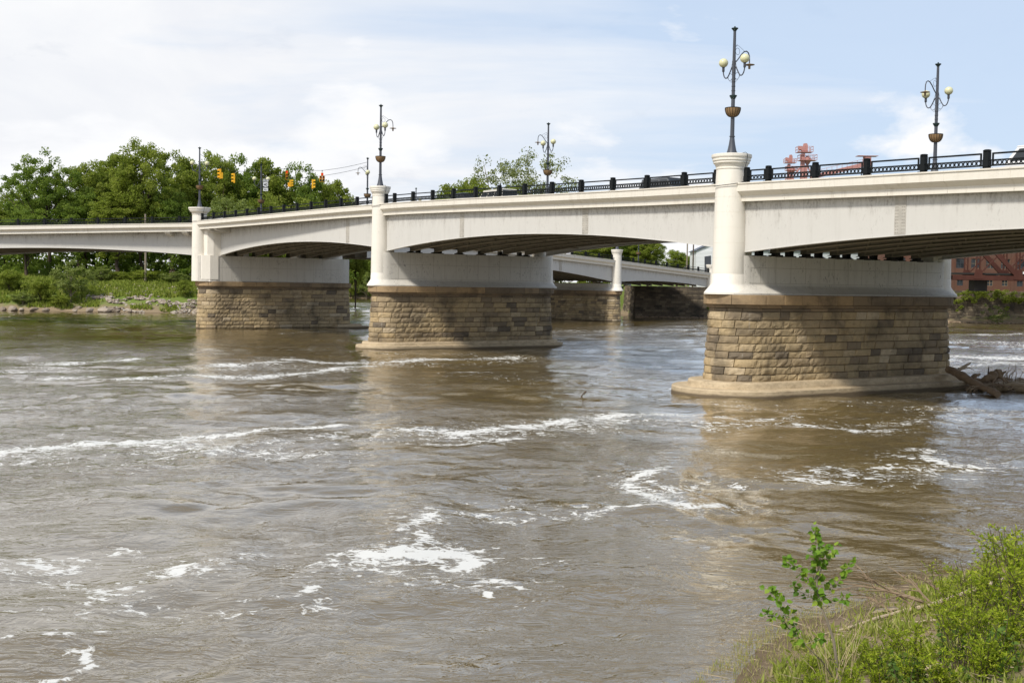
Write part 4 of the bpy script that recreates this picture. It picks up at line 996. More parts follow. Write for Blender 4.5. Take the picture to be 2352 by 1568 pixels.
protos = {
 'broad': make_tree('broadleaf_tree', 28, 18, 3.5, 280, 120, .46, M['leafA'], M['bark'], 11, 1.45),
 'broad2': make_tree('broadleaf_tree', 28, 17, 3.5, 280, 120, .46, M['leafB'], M['bark'], 23, 1.35),
 'tall': make_tree('broadleaf_tree', 30, 14, 4, 240, 120, .46, M['leafA'], M['bark'], 37, 1.35, lean=1),
 'open': make_tree('open_tree', 28, 20, 6, 190, 120, .46, M['leafB'], M['bark'], 41, 1.35, lean=-1, sparse=True),
 'syc': make_tree('sycamore_tree', 30, 16, 5, 230, 70, .38, M['leafC'], M['palebark'], 53, 1.5, sparse=True),
 'dull': make_tree('willow_tree', 18, 17, 1.5, 190, 70, .36, M['leafD'], M['palebark'], 67, 1.2),
 'shrub': make_tree('riverside_shrub', 6, 6.4, .4, 70, 60, .26, M['leafD'], M['palebark'], 71, .62),
 'shrub2': make_tree('riverside_shrub', 4.6, 5.4, .3, 60, 60, .26, M['leafA'], M['bark'], 83, .6),
}
used = set()
def plant(kind, x, ytop, Y, wpx, label, cat='tree', group=None, base=None, rz=None, dark=False):
    pr_ = protos[kind]; top = at_Y(x, ytop, Y); zb = gz(top.x, Y) if base is None else base
    hgt = top.z-zb; w = wpx/F*Y
    o = pr_ if kind not in used else copy_tree(pr_); used.add(kind)
    o.location = (top.x, Y, zb); sz = hgt/pr_['protoH']; sx = w/(pr_['protoW']*.86)
    o.scale = (sx, sx, sz); o.rotation_euler = (0, 0, random.uniform(0, 6.28) if rz is None else rz)
    tag(o, label, cat, group); return o
G1 = 'trees of the wood on the left bank'
L1 = [('open', 112, 340, 226, 165, 'spreading open-crowned tree standing tallest at the far left of the wood, sky showing through it'),
 ('broad2', 12, 452, 238, 120, 'low dark tree at the very left edge behind the railing'),
 ('broad', 52, 430, 246, 110, 'small green tree filling in under the open-crowned tree, left side'),
 ('broad', 196, 362, 234, 125, 'mid-height green tree between the open-crowned tree and the great rounded one'),
 ('tall', 248, 350, 242, 115, 'slim green tree touching the left side of the great rounded tree'),
 ('broad', 325, 318, 224, 160, 'great rounded light green tree, highest of the whole left wood'),
 ('broad2', 400, 388, 240, 110, 'dark tree in the dip right of the great rounded tree'),
 ('tall', 446, 360, 236, 120, 'leafy tree directly behind the left column lamp'),
 ('broad', 503, 342, 248, 130, 'high yellow-green tree above the farthest left traffic signal'),
 ('broad2', 566, 352, 252, 125, 'deep green tree just left of the route sign lamp'),
 ('tall', 628, 362, 254, 125, 'deep green tree right behind the route sign lamp'),
 ('broad2', 690, 374, 256, 130, 'deep green tree behind the lit traffic signal'),
 ('broad', 742, 396, 262, 105, 'tree behind the five-lens traffic signal'),
 ('tall', 786, 412, 268, 85, 'tree near the right end of the left wood, under the wires'),
 ('broad', 818, 446, 272, 60, 'last low tree at the right end of the left wood, by the curled-arm lamp'),
 ('dull', 532, 446, 222, 190, 'rounded dull olive willow in front of the wood, right of the left column'),
 ('broad', 620, 440, 228, 110, 'bright green tree low behind the sloping railing below the route signs'),
 ('broad2', 392, 430, 222, 100, 'low dark tree just left of the left column, behind the railing'),
 ('broad2', 180, 440, 224, 120, 'low dark tree under the gap between the open tree and the rounded tree'),
 ('broad', 715, 448, 236, 120, 'low green tree behind the railing below the lit traffic signal'),
 ('tall', 270, 440, 219, 120, 'low green tree under the left side of the great rounded tree'),
 ('broad2', 60, 478, 218, 120, 'low green tree just above the railing at far left'),
 ('tall', -28, 462, 232, 110, 'tree cut by the left edge of the picture')]
for k, x, y, Y, w, lb in L1: plant(k, x, y, Y, w, lb, group=G1)
G2 = 'trees behind the middle span'
for k, x, y, Y, w, lb in [('syc', 1222, 344, 262, 118, 'pale thin-leaved sycamore behind the far lamp, highest of its group'),
 ('syc', 1158, 360, 268, 120, 'pale sycamore left of the far lamp'), ('broad', 1100, 398, 262, 95, 'light green tree left of the pale sycamores'),
 ('broad', 1150, 418, 250, 120, 'bright green low tree beneath the pale sycamores'), ('tall', 1048, 420, 266, 80, 'small green tree low over the railing, second from left of its group'), ('broad', 1006, 438, 270, 60, 'smallest leftmost tree just over the middle railing'),
 ('syc', 1282, 424, 264, 80, 'low pale tree right of the far lamp over the railing')]:
    plant(k, x, y, Y, w*1.45, lb, group=G2)
G3 = 'trees seen under the arches'
plant('broad2', 1440, 508, 250, 150, 'dark green tree seen under the arch above the far arm railing', group=G3)
plant('broad', 1490, 534, 243, 80, 'bright green tree ending at the sky gap under the arch', group=G3)
plant('tall', 1370, 520, 246, 110, 'yellowish tree under the arch left of the far column', group=G3)
plant('broad', 1556, 572, 330, 78, 'rounded light green tree behind the utility poles beside the grey house', group=G3)
plant('tall', 1602, 578, 336, 60, 'small light tree at the left corner of the grey house', group=G3)
for i, (x, yt, w) in enumerate([(795, 560, 60), (824, 572, 50), (850, 566, 60), (890, 560, 80), (770, 575, 60)]):
    plant(('broad2', 'broad', 'tall', 'broad2', 'broad')[i], x, yt, 417+4*i, w, ('tree on the far bank at the right edge of the left pier', 'bright tree on the far bank in the gap between left and middle piers', 'dark tree on the far bank against the middle column', 'tree on the far bank hidden mostly by the middle pier', 'tree on the far bank behind the left pier')[i], group=G3, base=.5)
G4 = 'shrubs on the left bank'
for k, x, y, Y, w, lb in [('shrub', 162, 592, 201, 92, 'large grey-green shrub on the rocky bank, standing alone under the left span'), ('shrub2', 92, 634, 200, 62, 'dark rounded shrub at the water left of the large grey-green shrub'),
 ('shrub2', 20, 616, 204, 80, 'big green shrub at the far left edge of the bank'), ('shrub', 52, 668, 199.6, 60, 'low shrub at the waterline near the left edge'), ('shrub2', 138, 676, 199.4, 60, 'low leafy shrub at the foot of the large grey-green shrub'),
 ('shrub2', 424, 640, 205, 40, 'small shrub on the bank right beside the left pier'), ('shrub', 232, 610, 214, 70, 'shrub at the top of the bank behind the large grey-green one'), ('shrub2', 330, 618, 216, 90, 'shrub at the edge of the wood above the grass'),
 ('shrub', 400, 622, 214, 70, 'shrub at the top of the grass near the left pier'), ('shrub2', 280, 622, 215, 60, 'bush at the edge of the wood, middle of the grass top')]:
    plant(k, x, y, Y, w, lb, 'shrub', G4)
plant('shrub2', 806, 625, 411, 40, 'bush at the waterline of the far bank, left in the gap', 'shrub', G3); plant('shrub', 842, 620, 410, 50, 'bush at the waterline of the far bank, right in the gap', 'shrub', G3)
plant('shrub2', 862, 640, 409, 40, 'bush at the far waterline by the middle column', 'shrub', G3)
plant('shrub2', 822, 612, 412.5, 60, 'tall bush on the far bank in the middle of the gap', 'shrub', G3)
# undergrowth of the wood: too dense to count
r = np.random.default_rng(5)
def massed(n, fx, seed, mat, name, label, R0=1.2, per=60, leaf=.5):
    C = np.array([fx(r) for _ in range(n)]); V, T = leaves(C, r.uniform(.6, 1.3, n)*R0, per, leaf, seed)
    o = quads_mesh(name, V, mat, T); tag(o, label, 'undergrowth', kind='stuff'); return o
def fu(r_):
    x = r_.uniform(-125, -38); q = r_.random(); y = 219+q*24; return (x, y, 5.6+r_.random()*(2.5+12*q+3*math.sin(x*.21)**2))
massed(820, fu, 91, M['leafB'], 'undergrowth', 'dense undergrowth at the foot of the wood on the left bank')
def fu2(r_):
    x = r_.uniform(-72, 5); y = r_.uniform(409, 424); return (x, y, 1.0+r_.random()*12)
def fu3(r_):
    return (r_.uniform(-150, -36), r_.uniform(240, 262), 6+r_.random()*13)
massed(620, fu3, 93, M['leafB'], 'undergrowth', 'dark thick growth filling the depth of the left wood', 2.3, 60, .85)
massed(260, fu2, 92, M['leafB'], 'undergrowth', 'dense green growth along the far bank between the piers', 2.0, 60, .8)
# bank grass
N = 60000; x = r.uniform(-130, -40, N); y = r.uniform(197, 222, N); sd = river_sd(x, y); z = height(x, y)
keep = (sd > 1.0) & (((z > 2.6) | (fbm(x*.35, y*.35, 3) > .47))); x, y, z = x[keep], y[keep], z[keep]; n = len(x)
h_ = r.uniform(.25, .75, n); a = r.uniform(0, math.pi, n); w = r.uniform(.10, .22, n); lx = r.normal(size=n)*.15; ly = r.normal(size=n)*.15
B = np.stack([x, y, z-.05], -1); dx = np.stack([np.cos(a)*w, np.sin(a)*w, 0*a], -1); T_ = np.stack([x+lx, y+ly, z+h_], -1)
o = quads_mesh('bank_grass', np.stack([B-dx, B+dx, T_+dx*.3, T_-dx*.3], 1), M['grassy'], np.clip(r.normal(.28, .18, n), 0, 1)); tag(o, 'rough grass covering the left bank under the wood', 'grass', kind='stuff')

# stones ----------------------------------------------------------------
def rock(mb, c, s, rr_, n=2):
    import bmesh
    bm = bmesh.new(); bmesh.ops.create_icosphere(bm, subdivisions=n, radius=1.0)
    ph = rr_.uniform(0, 99); rot = Euler((rr_.uniform(0, 3), rr_.uniform(0, 3), rr_.uniform(0, 3))).to_matrix(); ax = [rr_.uniform(.7, 1.2), rr_.uniform(.5, .9), rr_.uniform(.35, .65)]
    cuts = [(Vector((rr_.gauss(0, 1), rr_.gauss(0, 1), rr_.gauss(0, 1))).normalized(), rr_.uniform(.55, .85)) for _ in range(6)]
    vs = []
    for v in bm.verts:
        q = v.co.copy()
        for nn, k in cuts:
            dd = q.dot(nn)
            if dd > k: q -= nn*(dd-k)
        q = Vector((q.x*ax[0], q.y*ax[1], q.z*ax[2])); q = Euler((0, 0, ph)).to_matrix() @ q
        q = Euler((rr_.uniform(-.02, .02), 0, 0)).to_matrix() @ q; vs.append(Vector(c)+q*s)
    bm.verts.index_update(); fs = [tuple(v.index for v in f.verts) for f in bm.faces]; bm.free(); mb.add(vs, fs)
M['rock'] = m_stone('bank_stone', [(0.0, (.20, .16, .12)), (.5, (.38, .32, .26)), (1.0, (.52, .47, .40))], dark=.25, wet=False)
rr_ = random.Random(4); mb = MB(); k = 0
while k < 1900:
    x = rr_.uniform(-76, -38); y = rr_.uniform(198.5, 211.5)
    if float(river_sd(np.array([x]), np.array([y]))[0]) < .3: continue
    if float(fbm(np.array([x*.3]), np.array([y*.6]), 3)[0]) < .42: continue
    mb.tint = rr_.random(); s = rr_.uniform(.18, .55)*(1.25 if y < 203 else 1); rock(mb, (x, y, gz(x, y)+s*.12), s, rr_, 1); k += 1
o = mb.build('riprap', M['rock'], tint=True, fix=False); tag(o, 'loose pale stone rubble on the left bank beside the left pier', 'rubble', kind='stuff')
for i, (x, s) in enumerate([(6, .9), (28, 1.0), (48, .7), (80, 1.1), (104, .8), (172, .8), (206, 1.0), (238, 1.4), (262, 1.0), (300, .8), (345, .7), (392, .7)]):
    p_ = at_z(x, 714, .2); y = p_.y
    for _ in range(60):
        if float(river_sd(np.array([p_.x*y/p_.y]), np.array([y]))[0]) > .2: break
        y += .3
    mb = MB(); mb.tint = rr_.uniform(.1, .6); rock(mb, (p_.x*y/p_.y, y, .25), s, rr_, 2)
    tag(mb.build('boulder', M['rock'], tint=True, fix=False, top=True), ['boulder at the waterline at the far left edge', 'broad tilted boulder second from the left edge', 'small boulder at the waterline left of the dark shrub', 'boulder under the low waterside shrubs', 'small boulder right of the low waterside shrubs', 'grey boulder below the large grey-green shrub', 'brown boulder just right of the large shrub', 'biggest boulder at the waterline, middle of the bank', 'boulder touching the biggest one on its right', 'small boulder at the foot of the rubble', 'small boulder below the middle of the rubble', 'boulder at the waterline nearest the left pier'][i], 'boulder', 'boulders along the left waterline')
# bare pole-like trunk seen under the left span
p_ = at_Y(334, 645, 214); mb = MB(); mb.tube([(p_.x, 214, gz(p_.x, 214)-.5), (p_.x+.05, 214, 11.8), (p_.x, 214, 18)], [.24, .2, .16], 8)
tag(mb.build('wooden_pole', M['palebark'], top=True, smooth=True), 'straight bare pole in front of the dark woods under the left span', 'pole')
# ------------------------------------------------------------ right bank: walls, abutment, buildings
def wall_blocks(A, B, z0, z1, label, mat, course=.42, thick=1.0, name='stone_wall', slope=.06, seed=1, tlow=0, thigh=1):
    d = unit(V2(A, B)); nrm = (d[1], -d[0]); L = math.hypot(*V2(A, B)); root = empty(name, (A[0], A[1], z0), label=label, cat='stone wall')
    rr = random.Random(seed); mb = MB(); z = z0
    while z < z1-.05:
        h = min(course*rr.uniform(.85, 1.15), z1-z); s = -rr.uniform(0, .5)
        while s < L:
            l = rr.uniform(.6, 1.7); a = max(s, 0)+.012; b_ = min(s+l, L)-.012; s += l
            if b_-a < .1: continue
            dep = rr.uniform(.0, .09); bat = (z1-z)*slope
            mb.tint = rr.uniform(tlow, thigh)
            F_ = lambda q, e, zz: (A[0]+d[0]*q+nrm[0]*e, A[1]+d[1]*q+nrm[1]*e, zz)
            o_ = bat+dep; o2 = bat-h*slope+dep
            v = [F_(a, -.1, z), F_(b_, -.1, z), F_(b_, o_-.05, z+.01), F_(a, o_-.05, z+.01), F_(a+.05, o_, z+.05), F_(b_-.05, o_, z+.05), F_(b_-.05, o2, z+h-.05), F_(a+.05, o2, z+h-.05), F_(a, o2-.05, z+h-.01), F_(b_, o2-.05, z+h-.01), F_(a, -.1, z+h-.01), F_(b_, -.1, z+h-.01)]
            mb.add(v, [(0, 1, 2, 3), (3, 2, 5, 4), (4, 5, 6, 7), (7, 6, 9, 8), (8, 9, 11, 10), (3, 4, 7, 8), (2, 9, 6, 5), (0, 3, 8, 10), (1, 11, 9, 2)])
        z += h
    mb.build('stonework', mat, root, world=True, tint=True, fix=False)
    c = MB(); f = lambda q, e, zz: (A[0]+d[0]*q+nrm[0]*e, A[1]+d[1]*q+nrm[1]*e, zz)
    c.hexa([f(0, -thick, z0), f(L, -thick, z0), f(L, (z1-z0)*slope-.03, z0), f(0, (z1-z0)*slope-.03, z0), f(0, -thick, z1-.02), f(L, -thick, z1-.02), f(L, -.03, z1-.02), f(0, -.03, z1-.02)])
    c.build('backing', M['mortar'], root, world=True)
    return root
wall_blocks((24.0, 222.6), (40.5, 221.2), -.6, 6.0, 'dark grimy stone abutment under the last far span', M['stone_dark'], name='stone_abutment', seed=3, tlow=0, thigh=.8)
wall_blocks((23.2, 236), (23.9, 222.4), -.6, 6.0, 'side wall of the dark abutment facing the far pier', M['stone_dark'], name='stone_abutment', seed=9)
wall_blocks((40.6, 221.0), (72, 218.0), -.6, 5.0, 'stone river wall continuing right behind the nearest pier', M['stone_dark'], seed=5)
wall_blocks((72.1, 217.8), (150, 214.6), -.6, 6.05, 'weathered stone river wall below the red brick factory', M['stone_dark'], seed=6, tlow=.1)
# rail of dirt and dry reeds at the foot of the wall
mb = MB(); rr = random.Random(8)
for i in range(240):
    x = rr.uniform(73, 118); y = 216.6-(x-72)*.041-rr.uniform(.2, 2.2); rock(mb, (x, y, .05), rr.uniform(.15, .5), rr, 1)
for i in range(120):
    x = rr.uniform(24, 42); y = 220.4-rr.uniform(0, 1.2); rock(mb, (x, y, .02), rr.uniform(.15, .5), rr, 1)
tag(mb.build('rubble_ledge', M['drift'], fix=False), 'low ledge of rubble and mud along the foot of the right river wall', 'rubble', kind='stuff')
# end column at the abutment
col = MB(); R5 = empty('end_column', (PE[0], PE[1], 0), label='white end column of the far arm beside the grey house, partly overgrown', cat='column')
frE = frame(PE, UE); column('c', frE, 0, 5.2, 10.2, .8, .72, .95, False, R5)
# ivy and bushes on the wall
def leafcloud(name, fn_, n, R0, per, leaf, mat, label, cat, seed, group=None):
    r_ = np.random.default_rng(seed); C = np.array([fn_(r_) for _ in range(n)]); V, T = leaves(C, r_.uniform(.5, 1.2, n)*R0, per, leaf, seed)
    off = np.array([C[:, 0].mean(), C[:, 1].mean(), max(C[:, 2].min(), 0)]); o = quads_mesh(name, V-off, mat, T); o.location = off; return tag(o, label, cat, group)
def ivy(r_):
    x = r_.uniform(80.5, 97); t_ = r_.random(); dn = {0: 1.2}.get(0)+1.7*max(0, math.sin((x-81)*.55))+.6*math.sin(x*2.1)
    if x > 94: dn *= .6
    return (x, 216.9-(x-72)*.041-.25, 6.1-t_*max(.8, dn)*1.25)
leafcloud('ivy', ivy, 150, .55, 44, .26, M['leafA'], 'bright green ivy spilling over the top of the river wall', 'ivy', 61)
leafcloud('wall_shrub', lambda r_: (r_.normal(91.5, 1.3), 215.0+r_.normal()*.3, abs(r_.normal(1.2, 1.1))+.3), 34, .5, 44, .2, M['leafD'], 'thin dull shrub in the middle of the right wall foot', 'shrub', 62)
leafcloud('wall_shrub', lambda r_: (r_.normal(99.5, 1.5), 214.6+r_.normal()*.3, abs(r_.normal(1.6, 1.2))+.3), 50, .55, 44, .2, M['leafA'], 'green shrub at the right end of the wall foot', 'shrub', 63)
leafcloud('wall_shrub', lambda r_: (r_.normal(38.2, .8), 216.6+r_.normal()*.4, 1.4+r_.random()*5.2), 60, .5, 46, .2, M['leafD'], 'feathery vine shrub at the end of the dark abutment beside the nearest pier', 'shrub', 64)
leafcloud('wall_shrub', lambda r_: (38.2+r_.normal()*.35, 213.6+r_.normal()*.2, 4.5+r_.random()*4.2), 30, .3, 40, .18, M['leafA'], 'creeper climbing the white end column', 'creeper', 65)

# brick factory ---------------------------------------------------------
t = NT('red_brick'); p = t.pos(); sv = t.n('ShaderNodeSeparateXYZ', Vector=p); cv = t.n('ShaderNodeCombineXYZ', X=t.math('ADD', sv.outputs['X'], t.math('MULTIPLY', sv.outputs['Y'], .7)), Y=sv.outputs['Z'])
br = t.n('ShaderNodeTexBrick', Vector=cv.outputs[0], Scale=4.0, Color1=(.14, .066, .046, 1), Color2=(.10, .048, .036, 1), Mortar=(.14, .095, .075, 1)); br.inputs['Mortar Size'].default_value = .03
c = t.mix(t.ramp(t.noise(p, .5, 4), [(.4, 0.0), (.7, .5)]), br.outputs['Color'], (.14, .05, .03)); t.finish(c, .85, None, .15); M['brick'] = t.m
FY = 236.0
FB = empty('brick_factory', (105, FY, 5.8), label='red brick factory behind the river wall and the rust-red truss', cat='factory')
wins = [(x, z) for z in (7.1, 10.7, 14.3) for x in np.arange(80.2, 128, 3.1)]
def facade(mb, x0, x1, z0, z1, y, ths, openings):
    """front wall with real window openings"""
    xs = sorted({x0, x1} | {o[0] for o in openings} | {o[2] for o in openings}); zs_ = sorted({z0, z1} | {o[1] for o in openings} | {o[3] for o in openings})
    for a, b_ in zip(xs[:-1], xs[1:]):
        run = None
        for c_, d_ in zip(zs_[:-1], zs_[1:]):
            mx_, mz = (a+b_)/2, (c_+d_)/2
            if any(o[0] < mx_ < o[2] and o[1] < mz < o[3] for o in openings): continue
            mb.add([(a, y, c_), (b_, y, c_), (b_, y, d_), (a, y, d_)], [(0, 1, 2, 3)])
    for o in openings:
        a, c_, b_, d_ = o
        mb.add([(a, y, c_), (a, y+ths, c_), (a, y+ths, d_), (a, y, d_)], [(0, 1, 2, 3)]); mb.add([(b_, y, c_), (b_, y+ths, c_), (b_, y+ths, d_), (b_, y, d_)], [(3, 2, 1, 0)])
        mb.add([(a, y, c_), (b_, y, c_), (b_, y+ths, c_), (a, y+ths, c_)], [(0, 1, 2, 3)]); mb.add([(a, y, d_), (b_, y, d_), (b_, y+ths, d_), (a, y+ths, d_)], [(3, 2, 1, 0)])
ops = []
for x, z in wins:
    low = z < 8; w_2 = .62 if low else .95; hh = 1.35 if low else 2.0
    ops.append((x-w_2, z, x+w_2, z+hh))
mb = MB(); facade(mb, 77, 130, 5.5, 17.4, FY, .3, ops)
mb.add([(77, FY, 5.5), (77, FY+14, 5.5), (77, FY+14, 17.4), (77, FY, 17.4)], [(3, 2, 1, 0)]); mb.add([(130, FY, 5.5), (130, FY+14, 5.5), (130, FY+14, 17.4), (130, FY, 17.4)], [(0, 1, 2, 3)])
for x in np.arange(78.6, 130, 6.2): mb.box((x-.35, FY-.12, 5.5), (x+.35, FY-.003, 17.3))
mb.box((76.8, FY-.2, 17.403), (130.2, FY+14, 17.9)); mb.build('wall', M['brick'], FB, world=True, fix=False)
mb = MB(); mb.box((76.9, FY+.3, 17.95), (130.1, FY+14, 18.15)); mb.build('roof', M['asphalt'], FB, world=True)
for i, (a, c_, b_, d_) in enumerate(ops):
    mb = MB(); mb.box((a, FY+.2, c_), (b_, FY+.26, d_)); wn = mb.build('window', M['glass'], FB, world=True)
    fr_ = MB()
    for z in (c_+.04, (c_+d_)/2, d_-.04): fr_.box((a, FY+.15, z-.03), (b_, FY+.199, z+.03))
    for x in (a+.04, (a+b_)/2, b_-.04): fr_.box((x-.035, FY+.14, c_), (x+.035, FY+.149, d_))
    o = fr_.build('frame', M['drift'] if i % 4 else M['pole'], None); o.parent = wn; o.data.transform(Matrix.Translation(-FB.location)); 
    if i > 44: break
# truss bridge ----------------------------------------------------------
M['rust'] = m_flat('rust_red_steel', (.075, .028, .02), .8, .2, var=.4, scale=.8, obj=False)
TB = empty('truss_bridge', (82, 207, 8.0), label='rust-red riveted rail truss bridge in front of the brick factory', cat='truss bridge')
ya, yb = 206.0, 211.5
for yy in (ya, yb):
    mb = MB(); mb.box((79.5, yy-.2, 8.0), (140, yy+.2, 8.85)); mb.box((84, yy-.2, 16.2), (136, yy+.2, 16.9)); mb.build('chord', M['rust'], TB, world=True)
    vb = MB(); db = MB()
    for i in range(8):
        x = 84+7.2*i
        def laced(m_, p, q, w=.62):
            p = Vector(p); q = Vector(q); dd = (q-p).normalized(); sx = Vector((dd.z, 0, -dd.x))*w/2
            m_.bar(p-sx, q-sx, .13, .34, (0, 1, 0)); m_.bar(p+sx, q+sx, .13, .34, (0, 1, 0)); L_ = (q-p).length; n_ = int(L_/.55)
            for k in range(n_):
                a = p+dd*L_*k/n_; b_ = p+dd*L_*(k+1)/n_
                m_.bar(a+(sx if k % 2 else -sx), b_-(sx if k % 2 else -sx), .07, .05)
        laced(vb, (x, yy, 8.86), (x, yy, 16.19))
        if i < 7:
            if i % 2 == 0: db.bar((x+7.0, yy, 8.95), (x+.2, yy, 16.1), .8, .4, (0, 1, 0))
            else: laced(db, (x+.2, yy, 8.95), (x+7.0, yy, 16.1), .75)
            db.bar((x+7.0, yy+.02, 8.95), (x+3.6, yy+.02, 12.5), .22, .2) if i % 2 else db.bar((x+.2, yy+.02, 8.95), (x+3.6, yy+.02, 12.5), .22, .2)
        g_ = [(x-.9, 8.2), (x+.9, 8.2), (x+.55, 9.9), (x-.55, 9.9)]
        vb.loft([[(a, y_, z) for a, z in g_] for y_ in (yy-.26, yy-.205)]); vb.build('vertical', M['rust'], TB, world=True); vb = MB()
    db.build('diagonal', M['rust'], TB, world=True)
mb = MB(); mb.box((80, ya+.25, 9.0), (140, yb-.25, 9.3))
for x in np.arange(84, 140, 3.6): mb.box((x-.15, ya+.25, 8.3), (x+.15, yb-.25, 8.99))
mb.build('deck', M['bearing'], TB, world=True)
mb = MB()
for x in (92, 116):
    for k in range(5): mb.box((x+k*.42, ya-.3, 9.2), (x+k*.42+.22, ya-.22, 9.6))
mb.build('sleeper_ends', M['signwhite'], TB, world=True)
mb = MB(); mb.box((84.2, 208, 6.0), (86.6, 210.5, 7.99)); mb.build('bearing', M['bearing'], TB, world=True)
TP = empty('truss_pier', (85.4, 183, 0), label='pale tapered stone pier cut by the right edge of the picture', cat='bridge pier')
mb = MB(); mb.loft([[(x*k+85.8, y*k+183, z) for x, y in ((-2.9, 0), (-1.7, -1.6), (6, -1.6), (6, 1.6), (-1.7, 1.6))] for z, k in ((-.6, 1.22), (.6, 1.14), (3.9, .96))])
mb.build('stonework', M['footing'], TP, world=True)
# ------------------------------------------------------------ grey house and poles
M['siding'] = m_flat('grey_siding', (.46, .49, .50), .7, .2, var=.1, scale=.6, obj=False)
HY = 255.0
HB = empty('grey_house', (52, HY, 5.8), label='pale grey building with narrow arched windows, seen under the arch beside the nearest column', cat='house')
ops = [(x-.35, 9.6, x+.35, 12.8) for x in np.arange(47.3, 82, 3.1)]
mb = MB(); facade(mb, 45.0, 84, 5.5, 14.2, HY, .3, ops); mb.box((45.0, HY+.31, 5.5), (84, HY+12, 14.2))
mb.build('wall', M['siding'], HB, world=True, fix=False)
mb = MB()
for z in np.arange(5.6, 14.0, .30): mb.loft([[(41.0, HY+1.0, z), (44.99, HY+1.0, z), (44.99, HY+.99-.06, z), (41.0, HY+.94, z)], [(41.0, HY+1.0, z+.28), (44.99, HY+1.0, z+.28), (44.99, HY+.99, z+.28), (41.0, HY+.99, z+.28)]])
mb.box((41.05, HY+1.0, 5.5), (44.99, HY+10, 14.0))
mb.loft([[(41.0, y, 14.0), (44.98, y, 14.0), (44.98, y, 15.8)] for y in (HY+1.0, HY+10)]); mb.build('annex', M['signwhite'], HB, world=True)
mb = MB(); mb.hexa([(40.7, HY+.7, 13.9), (45, HY+.7, 15.9), (45, HY+10.2, 15.9), (40.7, HY+10.2, 13.9), (40.7, HY+.7, 14.05), (45, HY+.7, 16.1), (45, HY+10.2, 16.1), (40.7, HY+10.2, 14.05)])
mb.hexa([(44.9, HY-.3, 14.2), (84.3, HY-.3, 14.2), (84.3, HY+12.3, 14.2), (44.9, HY+12.3, 14.2), (44.9, HY-.3, 14.5), (84.3, HY-.3, 14.5), (84.3, HY+12.3, 14.5), (44.9, HY+12.3, 14.5)]); mb.build('roof', M['pole'], HB, world=True)
for (a, c_, b_, d_) in ops:
    mb = MB(); mb.box((a, HY+.2, c_), (b_, HY+.28, d_)); w_ = mb.build('window', M['glass'], HB, world=True)
    mb = MB(); cx_ = (a+b_)/2; mb.loft([[(cx_+.5*math.cos(q), y, d_+.42*math.sin(q)) for q in [math.pi*k/8 for k in range(9)]] for y in (HY-.06, HY-.003)]); mb.build('arch_hood', M['pole'], HB, world=True)
    mb = MB(); mb.box((a-.1, HY-.1, c_-.14), (b_+.1, HY-.004, c_-.001)); mb.build('sill', M['signwhite'], HB, world=True)
M['dkgreen'] = m_flat('dark_green_sign_board', (.02, .06, .045), .6, .3)
mb = MB()
for x in (45.6, 49.4, 53.2, 57): mb.box((x, HY-.15, 7.5), (x+2.6, HY-.004, 8.2))
mb.build('awning', M['dkgreen'], HB, world=True)
mb = MB(); mb.loft([[(43.0, HY+.86, 8.6), (44.5, HY+.86, 8.4), (44.3, HY+.86, 13.0), (42.9, HY+.86, 12.8)], [(43.0, HY+.92, 8.6), (44.5, HY+.92, 8.4), (44.3, HY+.92, 13.0), (42.9, HY+.92, 12.8)]]); mb.build('tarp', M['pole'], HB, world=True)
for i, (x, Y) in enumerate(((1578, 246), (1592, 250))):
    p_ = at_Y(x, 600, Y); mb = MB(); mb.tube([(p_.x, Y, 5), (p_.x, Y, 17.6-i*.5)], [.17, .13], 8); mb.box((p_.x-1.1, Y-.06, 16.6-i*.5), (p_.x+1.1, Y+.06, 16.75-i*.5))
    tag(mb.build('utility_pole', M['palebark' if i == 0 else 'bark'], top=True), ('pale brown utility pole, farther from the grey house', 'dark utility pole touching the corner of the grey house')[i], 'utility pole', 'utility poles by the grey house')

